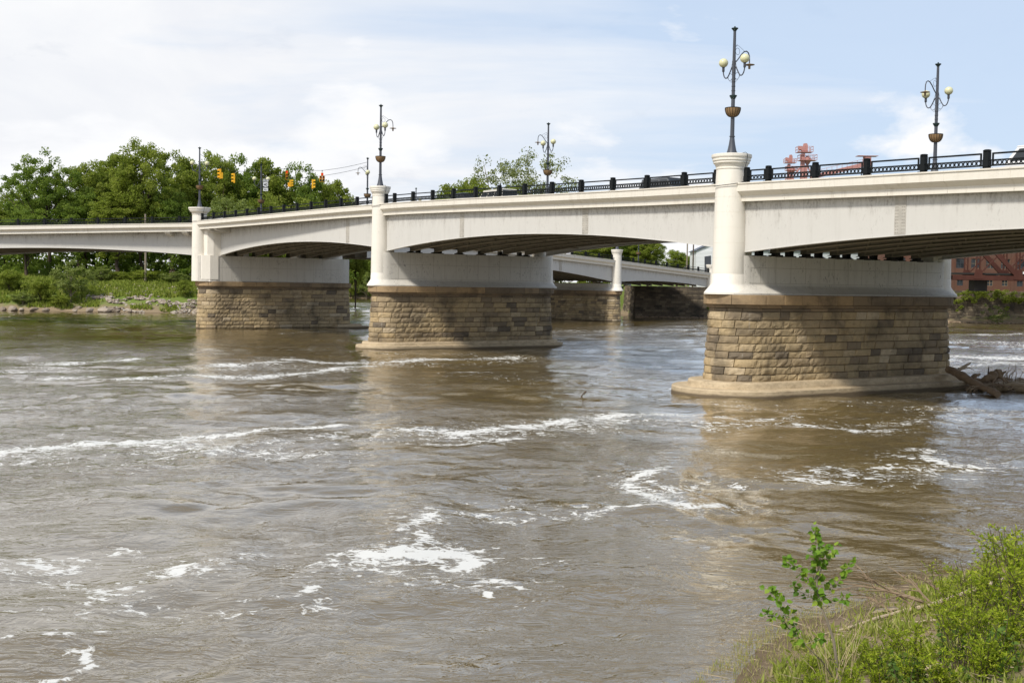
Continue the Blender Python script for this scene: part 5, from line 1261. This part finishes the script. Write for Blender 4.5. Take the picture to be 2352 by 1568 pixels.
# ------------------------------------------------------------ red grain elevator
M['pinkred'] = m_flat('faded_red_steel', (.47, .235, .21), .65, .3, var=.2, scale=.5, obj=False)
M['galv'] = m_flat('galvanised_steel', (.30, .30, .30), .5, .4)
EYY = 285.0
def elevator(x, ytop, base, w, label, Y):
    top = at_Y(x, ytop, Y); root = empty('grain_elevator', (top.x, Y, base), label=label, cat='grain elevator', group='faded red grain elevator towers'); h = top.z-base; X = top.x
    mb = MB(); mb.box((X-w*.5, Y-w*.4, base), (X+w*.05, Y+w*.4, base+h*.93)); mb.box((X+w*.12, Y-w*.4, base), (X+w*.5, Y+w*.4, base+h*.85)); mb.build('leg', M['pinkred'], root, world=True)
    mb = MB(); mb.loft([[(X+a*w, y, base+h*z) for a, z in ((-.45, .935), (.45, .935), (.45, .985), (.3, 1.0), (-.1, 1.0), (-.2, .975), (-.95, .98), (-.95, .962), (-.45, .952))] for y in (Y-w*.42, Y+w*.42)]); mb.build('head', M['pinkred'], root, world=True)
    mb = MB(); mb.lathe([(.10*w, base+h*.848), (.70*w, base+h*.887), (.70*w, base+h*.892), (.2*w, base+h*.915)], (X+w*.55, Y), 8); mb.build('hopper', M['pinkred'], root, world=True)
    for (z, ex, cx_) in ((.938, 1.2, -.0), (.882, 1.35, .5)):
        mb = MB(); zz = base+h*z; x0, x1 = X+cx_*w-ex*w, X+cx_*w+ex*w; y0, y1 = Y-w*.9, Y+w*.9; mb.box((x0, y0, zz), (x1, y1, zz+.12))
        for xx in np.linspace(x0, x1, 5):
            for yy in (y0, y1): mb.bar((xx, yy, zz+.1), (xx, yy, zz+w*.9), .09)
        for q in (.45, .9):
            for yy in (y0, y1): mb.bar((x0, yy, zz+w*q), (x1, yy, zz+w*q), .09)
            for xx in (x0, x1): mb.bar((xx, y0, zz+w*q), (xx, y1, zz+w*q), .09)
        mb.build('platform', M['pinkred'], root, world=True)
    mb = MB(); mb.bar((X+.1*w, Y-.3, base+h*.875), (X-1.9*w, Y-1, base+h*.765), w*.2); mb.bar((X-1.9*w, Y-1, base+h*.765), (X-2.6*w, Y-1, base+h*.5), w*.2); mb.bar((X+.6*w, Y, base+h*.85), (X+1.9*w, Y, base+h*.7), w*.2); mb.build('spout', M['pinkred'], root, world=True)
    return root
elevator(1848, 330, 6, 1.55, 'tall faded red elevator tower with two railed platforms', EYY)
elevator(1815, 356, 6, 1.15, 'shorter faded red elevator tower left of the tall one', EYY+2)
a = at_Y(1862, 408, EYY+3); b_ = at_Y(1990, 377, EYY+3); GC = empty('conveyor_gantry', (a.x, EYY+3, 6), label='sloping faded red conveyor gantry right of the elevator towers', cat='conveyor')
mb = MB(); mb.bar(a, b_, 1.5, 1.0); mb.build('gallery', M['pinkred'], GC, world=True)
mb = MB(); mb.bar(a+Vector((0, -.8, 1.4)), b_+Vector((0, -.8, 1.4)), .08)
for k in range(12): q = a.lerp(b_, k/11); mb.bar(q+Vector((0, -.8, 0)), q+Vector((0, -.8, 1.4)), .08)
mb.build('handrail', M['pinkred'], GC, world=True)
mb = MB(); mb.box((b_.x-.6, EYY+2, b_.z-.5), (b_.x+.9, EYY+4, b_.z+2.0)); mb.box((b_.x-2.5, EYY+1.8, b_.z+1.9), (b_.x+2.6, EYY+4.2, b_.z+2.0)); mb.build('head', M['pinkred'], GC, world=True)
mb = MB()
for sx in (-1.6, 1.6):
    for sy in (-1.2, 1.2): mb.bar((b_.x+sx*1.6, EYY+3+sy*1.5, 6), (b_.x+sx*.5, EYY+3+sy*.6, b_.z), .22)
for k in range(7):
    z0_ = 8+k*4
    if z0_+4 > b_.z: break
    mb.bar((b_.x-1.6, EYY+1.8, z0_), (b_.x+1.6, EYY+1.8, z0_+4), .12); mb.bar((b_.x+1.6, EYY+1.8, z0_), (b_.x-1.6, EYY+1.8, z0_+4), .12)
mb.build('trestle', M['galv'], GC, world=True)

# ------------------------------------------------------------ driftwood
def limb(pts, rads, label, mat, name='driftwood_log', cat='log', group='driftwood caught against the nearest pier', n=10, jit=.04, seed=1, stubs=()):
    rr = random.Random(seed); out = []; rad_ = []
    for i in range(len(pts)-1):
        a, b_ = Vector(pts[i]), Vector(pts[i+1]); m = 5
        for k in range(m):
            q = a.lerp(b_, k/m); j = jit*rads[i]*4; out.append(q+Vector((rr.uniform(-j, j), rr.uniform(-j, j), rr.uniform(-j, j)))); rad_.append((rads[i]+(rads[i+1]-rads[i])*k/m)*rr.uniform(.82, 1.18))
    out.append(Vector(pts[-1])); rad_.append(rads[-1])
    mb = MB(); mb.tube(out, rad_, n)
    for (p, q, r0) in stubs: mb.tube([p, Vector(p).lerp(Vector(q), .55)+Vector((0, 0, .03)), q], [r0, r0*.6, r0*.25], 6)
    return tag(mb.build(name, mat, top=True, smooth=True), label, cat, group)
Yd = 69.5
A_ = at_Y(2176, 846, 73.0); A_ = at_Y(2178, 847, 71.5); m1 = at_Y(2232, 876, 68.5); m2_ = at_z(2292, 906, .05)
limb([A_, m1, m2_], [.27, .24, .19], 'thick barkless log slanting from the nearest pier down into the water', M['drift'], n=12, seed=2, stubs=[(m1, m1+Vector((.5, 0, .5)), .08)])
limb([at_Y(2196, 852, 72.5), at_Y(2215, 842, 72.6), at_Y(2229, 833, 72.7)], [.12, .10, .05], 'forked broken branch sticking up behind the thick log', M['paledrift'], seed=3, n=7, cat='branch', name='driftwood_branch', stubs=[(at_Y(2215, 842, 72.6), at_Y(2240, 851, 72.6), .05), (at_Y(2200, 850, 72.4), at_Y(2222, 846, 72.3), .09)])
limb([at_Y(2248, 878, 70), at_Y(2270, 868, 70), at_Y(2300, 858, 70.2)], [.13, .24, .28], 'gnarled upturned root stump in the driftwood pile', M['drift'], seed=5, jit=.10, cat='stump', name='driftwood_stump', stubs=[(at_Y(2300, 860, 70), at_Y(2312, 852, 70), .12), (at_Y(2296, 862, 70), at_Y(2310, 878, 69.5), .14), (at_Y(2290, 862, 70), at_Y(2278, 884, 69.5), .12), (at_Y(2300, 866, 70), at_Y(2322, 882, 69.6), .1)])
limb([at_Y(2222, 880, 71), at_Y(2238, 862, 71), at_Y(2252, 860, 71)], [.14, .12, .06], 'short forked limb between the thick log and the stump', M['drift'], seed=6, cat='branch', name='driftwood_branch')
limb([at_z(2290, 890, .12), at_z(2330, 888, .25), at_z(2400, 897, .25)], [.24, .30, .30], 'pale peeled log lying flat at the right edge of the pile', M['paledrift'], seed=7)
limb([at_z(2260, 886, .2), at_z(2305, 880, .3), at_z(2370, 874, .5)], [.10, .13, .08], 'thin pale pole lying across the driftwood pile', M['paledrift'], seed=8, cat='branch', name='driftwood_branch')
limb([at_Y(2268, 872, 70.5), at_Y(2270, 858, 70.5), at_Y(2271, 842, 70.5)], [.05, .045, .03], 'upright bare stick in the driftwood pile', M['bark'], seed=9, cat='stick', name='driftwood_stick', n=6)
mb = MB(); rr = random.Random(12)
for i in range(240):
    x = rr.uniform(2222, 2420); y = rr.uniform(870, 893); p_ = at_z(x, y, rr.uniform(.02, .35)); a_ = rr.uniform(0, math.pi); l = rr.uniform(.5, 1.7); dz = rr.uniform(-.12, .35)
    mb.tube([p_-Vector((math.cos(a_), math.sin(a_)*.5, dz))*l*.5, p_+Vector((rr.uniform(-.1, .1), 0, .08)), p_+Vector((math.cos(a_), math.sin(a_)*.5, dz))*l*.5], [.03, .035, .012], 5)
for i in range(26):
    x = rr.uniform(2300, 2420); p_ = at_z(x, 886, .2); mb.tube([p_, p_+Vector((rr.uniform(-.2, .2), 0, rr.uniform(.4, .8))), p_+Vector((rr.uniform(-.6, .6), 0, rr.uniform(.8, 1.5)))], [.03, .02, .008], 5)
tag(mb.build('twig_debris', M['drift'], fix=False), 'tangle of twigs and sticks washed up beside the nearest pier', 'debris', kind='stuff')
mb = MB(); 
for i in range(90):
    x = rr.uniform(2230, 2430); p_ = at_z(x, rr.uniform(880, 893), 0); mb.tint = rr.random(); rock(mb, (p_.x, p_.y, .0), rr.uniform(.2, .55), rr, 1)
tag(mb.build('debris_mound', M['paledrift'], fix=False), 'low mound of silt and bark under the driftwood', 'debris', kind='stuff')
limb([at_z(1334, 911, -.05), at_z(1341, 903, .12), at_z(1346, 899, .2)], [.03, .04, .05], 'small dark snag poking out of the river in front of the sky reflection', M['bark'], name='river_snag', cat='snag', group=None, seed=15, n=6)

# ------------------------------------------------------------ foreground bank plants
def on_ground(x, y):
    d_ = ray(x, y); t_ = 9.0
    while t_ < 60:
        q = EYE+d_*t_
        if q.z <= gz(q.x, q.y): return q
        t_ += .1
    return q
def blade_quads(P, D, L, W, r_):
    """leaf blades from P along D"""
    n = len(P); D = D/np.linalg.norm(D, axis=1)[:, None]; s = np.cross(D, r_.normal(size=(n, 3))); s /= np.linalg.norm(s, axis=1)[:, None]
    L = L[:, None]; W = W[:, None]; return np.stack([P, P+D*L*.45+s*W, P+D*L, P+D*L*.45-s*W], 1)
def willow_proto(seed, H, nst, nl):
    r_ = np.random.default_rng(seed); rr = random.Random(seed); root = empty('willow_shrub'); mb = MB(); P = []; D = []
    for i in range(nst):
        az = rr.uniform(0, 6.28); lean = rr.uniform(.10, .55); h = H*rr.uniform(.6, 1); o = Vector((rr.uniform(-.12, .12), rr.uniform(-.12, .12), -.05)); pts = []
        for k in range(7):
            t_ = k/6; pts.append(o+Vector((math.cos(az)*lean*h*t_**1.3, math.sin(az)*lean*h*t_**1.3, h*t_*(1-.12*t_*lean))))
        mb.tube(pts, [.009*(1-.8*k/6)+.002 for k in range(7)], 4, cap=False)
        subs = [(pts, 1.0)]
        for j in range(7):
            k = rr.uniform(1.5, 5.5); a = pts[int(k)].lerp(pts[min(int(k)+1, 6)], k % 1); dd = Vector((rr.gauss(0, 1), rr.gauss(0, 1), rr.uniform(.4, 1.6))).normalized()*h*rr.uniform(.15, .34)
            sp = [a, a+dd*.5+Vector((0, 0, .01)), a+dd]; mb.tube(sp, [.004, .003, .0015], 3, cap=False); subs.append((sp, .5))
        for sp, wgt in subs:
            m = int(nl*wgt); n_ = len(sp)-1
            for q in range(m):
                f_ = rr.uniform(.12 if wgt == 1 else .1, 1)*n_; i0 = min(int(f_), n_-1); a = sp[i0].lerp(sp[i0+1], f_-i0); ax = (sp[i0+1]-sp[i0]).normalized()
                P.append(a); D.append(ax*.9+Vector((rr.gauss(0, .7), rr.gauss(0, .7), rr.gauss(0, .4))))
    P = np.array(P); D = np.array(D); n = len(P); L = r_.uniform(.035, .085, n); V = blade_quads(P, D, L, L*.11+.003, r_)
    quads_mesh('leaves', V, M['leafW'], np.clip(r_.normal(.5, .25, n), 0, 1), root); mb.build('stems', M['bark'], root)
    return root
wp_ = [willow_proto(101+i, h, n, l) for i, (h, n, l) in enumerate([(1.5, 10, 46), (1.15, 9, 44), (.75, 7, 36), (1.35, 7, 40)])]
# a darker broad-leaved weed mixed into the thicket
M['leafN'] = m_leaf('leaf_nettle', (.05, .10, .015), (.09, .17, .025), (.15, .23, .04), .35)
def nettle(x, Y, h, label, seed):
    r2 = np.random.default_rng(seed); rr2 = random.Random(seed); X_ = at_Y(x, 1400, Y).x; root = empty('broadleaf_weed', (X_, Y, gz(X_, Y)-.02), label=label, cat='weed', group='broad-leaved weeds on the near bank'); mb = MB(); P_ = []; D_ = []
    for i in range(11):
        o = Vector((rr2.gauss(0, .22), rr2.gauss(0, .22), 0)); tp = o+Vector((rr2.gauss(0, .12), rr2.gauss(0, .12), h*rr2.uniform(.6, 1))); mb.tube([o, tp], [.008, .003], 4, cap=False)
        for k in range(22):
            f_ = .15+.85*k/22; P_.append(o.lerp(tp, f_)); a = rr2.uniform(0, 6.28); D_.append((math.cos(a), math.sin(a), rr2.uniform(-.3, .5)))
    n_ = len(P_); L_ = r2.uniform(.05, .11, n_); quads_mesh('leaves', blade_quads(np.array(P_), np.array(D_), L_, L_*.33, r2), M['leafN'], r2.random(n_), root); mb.build('stems', M['bark'], root)
for i, a in enumerate([(2225, 16.2, .7, 'dark broad-leaved weed in the middle of the thicket'), (2140, 15.2, .5, 'dark broad-leaved weed at the bottom edge left of the thicket'), (2300, 14.9, .7, 'dark broad-leaved weed in the bottom right corner'), (2080, 16.2, .4, 'low broad-leaved weed below the pale stick'), (2335, 18.0, .9, 'dark broad-leaved weed at the right edge')]): nettle(*a, 300+i)
wused = set()
def willow(k, x, Y, s, label, wide=1.0):
    pr_ = wp_[k]; o = pr_ if k not in wused else copy_tree(pr_); wused.add(k)
    X_ = at_Y(x, 1400, Y).x; o.location = (X_, Y, gz(X_, Y)-.02); o.scale = (s*wide, s*wide, s); o.rotation_euler = (0, 0, random.uniform(0, 6.28)); tag(o, label, 'shrub', 'young willows on the near bank')
W_ = [(0, 2330, 17.2, 1.30, 'tall bright willow at the right edge, in front of the dry stalks'), (0, 2250, 17.0, 1.0, 'full bright willow left of the tallest one at the right edge'), (3, 2262, 19.2, 1.05, 'willow standing against the water behind the pale branch, topmost of the thicket'), (3, 2170, 19.4, .8, 'slender willow wand alone against the water left of the thicket'),
 (1, 2180, 17.6, .95, 'willow where the pale branch enters the thicket'), (1, 2300, 15.8, 1.1, 'dense low willow in the bottom right corner'), (0, 2210, 15.7, .85, 'bushy willow just left of the bottom right corner'), (1, 2350, 18.6, 1.15, 'willow at the right edge behind the tall one'),
 (2, 2120, 16.6, .95, 'low willow below the pale branch'), (1, 2110, 15.4, .7, 'low willow near the bottom edge, left of the corner thicket'), (2, 2030, 15.9, .85, 'small willow on the mud between sapling and thicket'), (2, 1985, 16.9, .8, 'small willow right beside the sapling stem'),
 (2, 2050, 17.3, .7, 'small willow at the middle of the pale branch'), (2, 1950, 15.3, .8, 'small willow at the foot of the sapling, bottom edge'), (2, 1870, 15.6, .7, 'small willow left of the sapling foot'), (2, 1800, 15.6, .65, 'leftmost small willow on the bank edge'),
 (2, 1755, 15.5, .5, 'tiny willow sprig near the bottom by the waterline'), (2, 1860, 16.9, .55, 'tiny willow at the waterline behind the sapling'), (2, 1556, 15.9, .45, 'lone sprig at the bottom edge, standing in the water'),
 (0, 2390, 15.6, 1.2, 'willow cut by the right edge near the corner'), (1, 2260, 14.6, .9, 'willow at the very bottom right'), (2, 2170, 14.8, .9, 'low willow at the bottom edge of the thicket'), (1, 2330, 20.3, 1.0, 'far willow at the right edge by the water')]
for a in W_: willow(*a)
# cottonwood sapling
ps = lambda x, y, dy=0: at_Y(x, y, 16.0+dy)
SP = empty('cottonwood_sapling', (at_Y(1925, 1568, 16.0).x, 16.0, gz(at_Y(1925, 1568, 16.0).x, 16.0)), label='young cottonwood sapling with broad bright leaves rising from the near bank', cat='sapling')
main = [(1926, 1590, 0), (1924, 1540, 0), (1915, 1470, 0), (1898, 1420, 0), (1882, 1385, 0), (1876, 1340, .05), (1880, 1300, 0), (1886, 1270, 0), (1873, 1235, 0), (1870, 1208, 0)]
brs = [[(1882, 1385, 0), (1860, 1370, .1), (1838, 1358, .2), (1812, 1340, .2)], [(1880, 1350, 0), (1858, 1330, -.1), (1838, 1312, -.2), (1812, 1290, -.2), (1808, 1284, -.2)], [(1884, 1378, 0), (1905, 1360, .1), (1925, 1330, .2), (1945, 1305, .3), (1957, 1290, .3)],
       [(1880, 1320, 0), (1895, 1290, .1), (1908, 1262, .2), (1918, 1250, .2)], [(1892, 1400, 0), (1915, 1385, -.15), (1940, 1372, -.2), (1952, 1368, -.2)], [(1878, 1300, 0), (1868, 1280, -.1), (1866, 1262, -.15)],
       [(1926, 1575, 0), (1890, 1520, -.2), (1850, 1480, -.3), (1825, 1455, -.3), (1805, 1430, -.3), (1775, 1412, -.3), (1757, 1408, -.3)], [(1850, 1480, -.3), (1830, 1440, -.35), (1812, 1415, -.3), (1800, 1385, -.3), (1775, 1365, -.25), (1760, 1350, -.2)], [(1850, 1478, -.3), (1880, 1468, -.35), (1895, 1460, -.3)], [(1840, 1465, -.3), (1835, 1475, -.4), (1828, 1450, -.4)]]
mb = MB(); toP = lambda L_: [ps(*q) for q in L_]
mb.tube(toP(main), [.026, .024, .021, .018, .015, .012, .009, .007, .005, .003], 6)
for b0 in brs: mb.tube(toP(b0), np.linspace(.011 if b0[0][1] > 1500 else .006, .002, len(b0)), 5)
mb.build('stem', M['palebark'], SP, world=True, smooth=True)
r_ = np.random.default_rng(77); V = []; T = []
def hearts(path, n, f0):
    pts = toP(path); m = len(pts)-1
    for i in range(n):
        f_ = (f0+(1-f0)*(i+r_.random())/n)*m; i0 = min(int(f_), m-1); a = np.array(pts[i0].lerp(pts[i0+1], f_-i0)); d_ = r_.normal(size=3); d_[2] = d_[2]*.5+.15; d_ /= np.linalg.norm(d_)
        a = a+d_*r_.uniform(.03, .07); s = r_.uniform(.035, .062)*(1.0-.3*(f_/m)**3); nn = r_.normal(size=3)*.8+np.array([-.3, -.5, .9]); nn /= np.linalg.norm(nn); e1 = d_-nn*(d_@nn); e1 /= np.linalg.norm(e1); e2 = np.cross(nn, e1)
        c = a+e1*s*.5; shp = [(-.75, .1), (-.5, .75), (.15, .95), (.62, .45), (1.15, 0), (.62, -.45), (.15, -.95), (-.5, -.75)]
        q = [c+(e1*x_+e2*y_*.92)*s+nn*abs(y_)*s*.22 for x_, y_ in shp]; q0 = c
        tt = float(np.clip(r_.normal(.45, .25), 0, 1))
        for k in range(0, 8, 2): V.append([q0, q[k], q[k+1], q[(k+2) % 8]]); T.append(tt)
hearts(main[4:], 105, .0)
for b0, n in zip(brs, (20, 34, 36, 22, 16, 14, 40, 34, 12, 8)): hearts(b0, n, .25 if b0[0][1] < 1500 else .45)
V = np.array(V)-np.array(SP.location); quads_mesh('leaves', V, M['leafP'], np.array(T), SP)
# pale fallen branch and twigs
g_ = lambda x, y, lift=.04: (lambda q: Vector((q.x, q.y, max(gz(q.x, q.y), .0)+lift)))(on_ground(x, y))
pts = [g_(1885, 1462, .02), g_(1945, 1448), g_(2010, 1428, .06), g_(2075, 1414, .08), g_(2140, 1404, .10), g_(2200, 1388, .16), g_(2280, 1366, .22), g_(2380, 1338, .3)]
limb(pts, [.012, .022, .03, .036, .042, .046, .052, .06], 'long pale fallen branch lying across the near bank into the willows', M['paledrift'], name='fallen_branch', cat='branch', group=None, seed=21, jit=.035, n=8)
limb([g_(2160, 1400), at_Y(2100, 1376, 20.2), at_Y(2040, 1356, 20.4), at_Y(1980, 1345, 20.5), at_Y(1935, 1338, 20.6)], [.032, .028, .022, .016, .009], 'brown dead bough with forking twigs reaching over the water', M['drift'], name='dead_bough', cat='branch', group=None, seed=22, n=6,
     stubs=[(at_Y(2040, 1356, 20.4), at_Y(1950, 1362, 20.2), .016), (at_Y(2010, 1350, 20.4), at_Y(1960, 1290, 20.8), .015), (at_Y(2040, 1356, 20.4), at_Y(1935, 1330, 20.6), .016), (at_Y(2070, 1366, 20.2), at_Y(2000, 1395, 20.0), .015), (at_Y(1985, 1346, 20.4), at_Y(1930, 1355, 20.4), .013), (at_Y(2100, 1376, 20.2), at_Y(2080, 1420, 19.6), .012)])
limb([g_(2330, 1400), at_Y(2240, 1398, 20.4), at_Y(2150, 1386, 20.8), at_Y(2080, 1366, 21.2), at_Y(2030, 1358, 21.3)], [.034, .03, .025, .018, .009], 'long thin dry bough above the fallen branch', M['drift'], name='dead_bough', cat='branch', group=None, seed=23, n=6, stubs=[(at_Y(2130, 1380, 20.8), at_Y(2085, 1320, 21.2), .015), (at_Y(2080, 1366, 21.2), at_Y(2010, 1330, 21.4), .014)])
limb([g_(2050, 1432, .05), g_(2100, 1436, .06), g_(2170, 1432, .05), g_(2260, 1434, .05)], [.012, .018, .02, .015], 'pale stick lying on the mud below the fallen branch', M['paledrift'], name='fallen_stick', cat='stick', group='sticks lying on the near bank', seed=24, n=6)
limb([g_(1950, 1498, .03), g_(2030, 1496, .05), g_(2060, 1490, .04)], [.010, .016, .012], 'short pale stick on the bank right of the sapling', M['paledrift'], name='fallen_stick', cat='stick', group='sticks lying on the near bank', seed=25, n=6)
limb([g_(2110, 1548, .04), g_(2150, 1538, .05), g_(2230, 1528, .04)], [.03, .034, .028], 'thick pale stick at the bottom edge under the thicket', M['paledrift'], name='fallen_stick', cat='stick', group='sticks lying on the near bank', seed=26, n=7)
mb = MB(); q = [g_(2003, 1414, .03), g_(2012, 1406, .04), g_(2050, 1402, .05), g_(2066, 1408, .05)]; mb.loft([[(v.x, v.y, v.z+h_) for v in q] for h_ in (0, .02)]); tag(mb.build('driftwood_board', M['paledrift'], top=True), 'weathered grey board lying against the fallen branch', 'board')
rr = random.Random(44)
for i, (x0, y0, x1, y1, lb) in enumerate([(2145, 1392, 2040, 1300, 'thin bare twig arching over the water, highest of the dead brush'), (2120, 1405, 1960, 1318, 'bare forked twig above the water left of the thicket'), (2060, 1412, 1940, 1352, 'bare twig low over the water by the board'), (2180, 1380, 2100, 1322, 'reddish twig beside the slender willow wand')]):
    Y0 = 20.0+.2*i; a = at_Y(x0, y0, Y0); e = at_Y(x1, y1, Y0+.4); m_ = a.lerp(e, .5)+Vector((0, 0, .08)); st = []
    for k in range(7):
        q = a.lerp(e, rr.uniform(.25, .9)); q.z += .06; st.append((q, q+Vector((rr.uniform(-.7, .1), rr.uniform(-.2, .2), rr.uniform(-.1, .45))), .011))
    limb([a, m_, e], [.020, .015, .007], lb, M['drift'], name='bare_twig', cat='twig', group=None, seed=60+i, n=5, jit=.05, stubs=st)
# dry stalks
def stalks(name, label, items, r0=.005):
    mb = MB()
    for P_ in items:
        pts = [Vector(p_) for p_ in P_]; mb.tube(pts, np.linspace(r0, r0*.3, len(pts)), 4, cap=False)
    return tag(mb.build(name, M['straw'], fix=False, top=True), label, 'dry stalks')
rr = random.Random(31); it = []
for i in range(20):
    x0 = rr.uniform(1900, 1950); x1 = rr.uniform(1820, 2010); y1 = rr.uniform(1370, 1500); Y = rr.uniform(15.2, 16.4); it.append([at_Y(x0, 1600, Y), at_Y((x0*1.1+x1*.9)/2, (1600+y1)/2-10, Y), at_Y(x1, y1, Y+.3)])
stalks('dry_stalks', 'clump of dry straw stalks fanning out round the sapling foot', it, .006)
it = []
for (x0, x1, xm, y1) in ((2345, 2178, 2290, 1218), (2350, 2225, 2300, 1262), (2340, 2260, 2300, 1300), (2356, 2310, 2330, 1235), (2360, 2250, 2310, 1290), (2352, 2200, 2290, 1250)):
    it.append([at_Y(x0+8, 1420, 19.0), at_Y((x0+xm)/2, 1340, 19.0), at_Y(xm, 1275 if y1 < 1280 else 1310, 19.1), at_Y((xm+x1)/2, (1270+y1)/2-12, 19.2), at_Y(x1, y1, 19.3)])
stalks('dry_stalks', 'long arching dry grass stalks at the right edge above the willows', it, .008)
# ground weeds and reed stubble
r_ = np.random.default_rng(55)
def scatter(n, x0, x1, y0, y1, dmin, dmax):
    x = r_.uniform(x0, x1, n); y = r_.uniform(y0, y1, n); d_ = river_sd(x, y); k = (d_ > dmin) & (d_ < dmax); return x[k], y[k]
x, y = scatter(80000, 2, 12, 13, 26, .45, 7); k = (fbm(x*1.1, y*1.1, 3) > .42)|(r_.random(len(x)) < .15); x, y = x[k], y[k]; n = len(x); z = height(x, y)
P = np.stack([x, y, z-.01], -1); D = np.stack([r_.normal(size=n)*.6, r_.normal(size=n)*.6, np.abs(r_.normal(size=n))+.5], -1); L = r_.uniform(.05, .26, n)
o = quads_mesh('weeds', blade_quads(P, D, L, .007+L*.045, r_), M['grassy'], np.clip(r_.normal(.42, .26, n), 0, 1)); tag(o, 'low weeds and grass blades covering the near bank', 'weeds', kind='stuff')
x, y = scatter(50000, 2, 12, 13, 26.5, -.5, 1.3); n = len(x); z = np.maximum(height(x, y), -.02)
P = np.stack([x, y, z-.02], -1); D = np.stack([r_.normal(size=n)*.3, r_.normal(size=n)*.3, np.ones(n)], -1); L = r_.uniform(.04, .16, n)
k = fbm(x*1.5+9, y*1.5, 3) > .44; P, D, L = P[k], D[k], L[k]; n = len(P)
o = quads_mesh('reed_stubble', blade_quads(P, D, L, np.full(n, .005), r_), M['grassy'], np.clip(r_.normal(.75, .25, n), 0, 1)); tag(o, 'brown reed stubble in the shallow water at the near shore', 'reed stubble', kind='stuff')
x, y = scatter(5000, 2, 13, 13, 27, -.1, 6); n = len(x); z = height(x, y); a = r_.uniform(0, 6.28, n)
P = np.stack([x, y, z+.012], -1); D = np.stack([np.cos(a), np.sin(a), r_.normal(size=n)*.08], -1); L = r_.uniform(.1, .6, n)
o = quads_mesh('twig_litter', blade_quads(P, D, L, np.full(n, .006), r_), M['paledrift']); tag(o, 'dry twig litter scattered over the near bank', 'twigs', kind='stuff')

# ------------------------------------------------------------ sky, sun, camera
SUN_AZ = Vector((-.62, -.78)).normalized(); ELEV = rad(50)
w = bpy.data.worlds.new('World'); sc.world = w; w.use_nodes = True; nt = w.node_tree; nt.nodes.clear()
t = NT.__new__(NT); t.t = nt; t.m = None
out = nt.nodes.new('ShaderNodeOutputWorld'); bg = nt.nodes.new('ShaderNodeBackground'); bg.inputs[1].default_value = .10
sky = nt.nodes.new('ShaderNodeTexSky'); sky.sky_type = 'NISHITA'; sky.sun_disc = False; sky.sun_elevation = ELEV; sky.sun_rotation = math.atan2(SUN_AZ.x, SUN_AZ.y); sky.air_density = 1.0; sky.dust_density = 1.0; sky.ozone_density = 1.0
dirv = t.n('ShaderNodeTexCoord').outputs['Generated']; sx = t.n('ShaderNodeSeparateXYZ', Vector=dirv)
den = t.math('ADD', t.math('MAXIMUM', sx.outputs['Z'], 0.0), .10)
cv = t.n('ShaderNodeCombineXYZ', X=t.math('DIVIDE', sx.outputs['X'], den), Y=t.math('DIVIDE', sx.outputs['Y'], den), Z=0.0).outputs[0]
c1 = t.noise(t.scl(cv, (.55, 1.0, 1)), .75, 7, .56, .4)
left = t.math('MULTIPLY', sx.outputs['X'], -.62)
high = t.math('MULTIPLY', t.math('MAXIMUM', t.math('SUBTRACT', sx.outputs['Z'], .20), 0.0), -1.7)
cover = t.math('ADD', t.math('ADD', c1, left), t.math('ADD', high, .03))
m1_ = t.ramp(cover, [(.38, 0.22), (.66, 1.0)])
# cumulus banks near the horizon on the right
cu = t.noise(t.scl(dirv, (5.5, 5.5, 15)), 1.0, 6, .55, .2)
zf = t.math('MULTIPLY', t.ramp(sx.outputs['Z'], [(.05, 1.0), (.17, 0.0)]), .34)
m2 = t.ramp(t.math('ADD', cu, zf), [(.64, 0.0), (.74, 1.0)])
shade = t.noise(t.scl(dirv, (3, 3, 7)), 1.6, 5, .6, .5)
cloudc = t.mix(t.ramp(shade, [(.35, 0.0), (.7, 1.0)]), (7.0, 7.15, 7.5), (7.8, 7.85, 7.95))
grey = t.ramp(t.noise(t.scl(dirv, (4, 4, 9)), 2.2, 6, .6, .4), [(.60, 0.0), (.72, .55)])
cloudc = t.mix(grey, cloudc, (5.7, 6.0, 6.6))
blue = t.mix(1.0, sky.outputs[0], (.72, .74, .80), 'MULTIPLY')
blue = t.mix(t.ramp(sx.outputs['Z'], [(.24, .65), (.55, .15)]), blue, (5.0, 6.5, 8.6))
col = t.mix(m1_, blue, cloudc); col = t.mix(m2, col, (7.9, 7.95, 8.1))
nt.links.new(col, bg.inputs[0]); nt.links.new(bg.outputs[0], out.inputs[0])
sl = bpy.data.lights.new('sun', 'SUN'); sl.energy = 3.2; sl.angle = rad(8); sl.color = (1.0, .95, .86)
so = bpy.data.objects.new('sun', sl); COL.objects.link(so)
sd = Vector((SUN_AZ.x*math.cos(ELEV), SUN_AZ.y*math.cos(ELEV), math.sin(ELEV))); so.rotation_euler = sd.to_track_quat('Z', 'Y').to_euler(); so.location = sd*300
cam = bpy.data.cameras.new('camera'); co = bpy.data.objects.new('camera', cam); COL.objects.link(co); sc.camera = co
cam.sensor_width = 36; cam.lens = 36*F/2352; cam.clip_end = 12000; cam.clip_start = .1
co.location = EYE; co.rotation_euler = RM.to_euler()
sc.view_settings.view_transform = 'Standard'; sc.view_settings.look = 'None'; sc.view_settings.gamma = 1; sc.view_settings.exposure = .34
sc.cycles.max_bounces = 6; sc.cycles.diffuse_bounces = 3; sc.cycles.glossy_bounces = 3; sc.cycles.transmission_bounces = 3
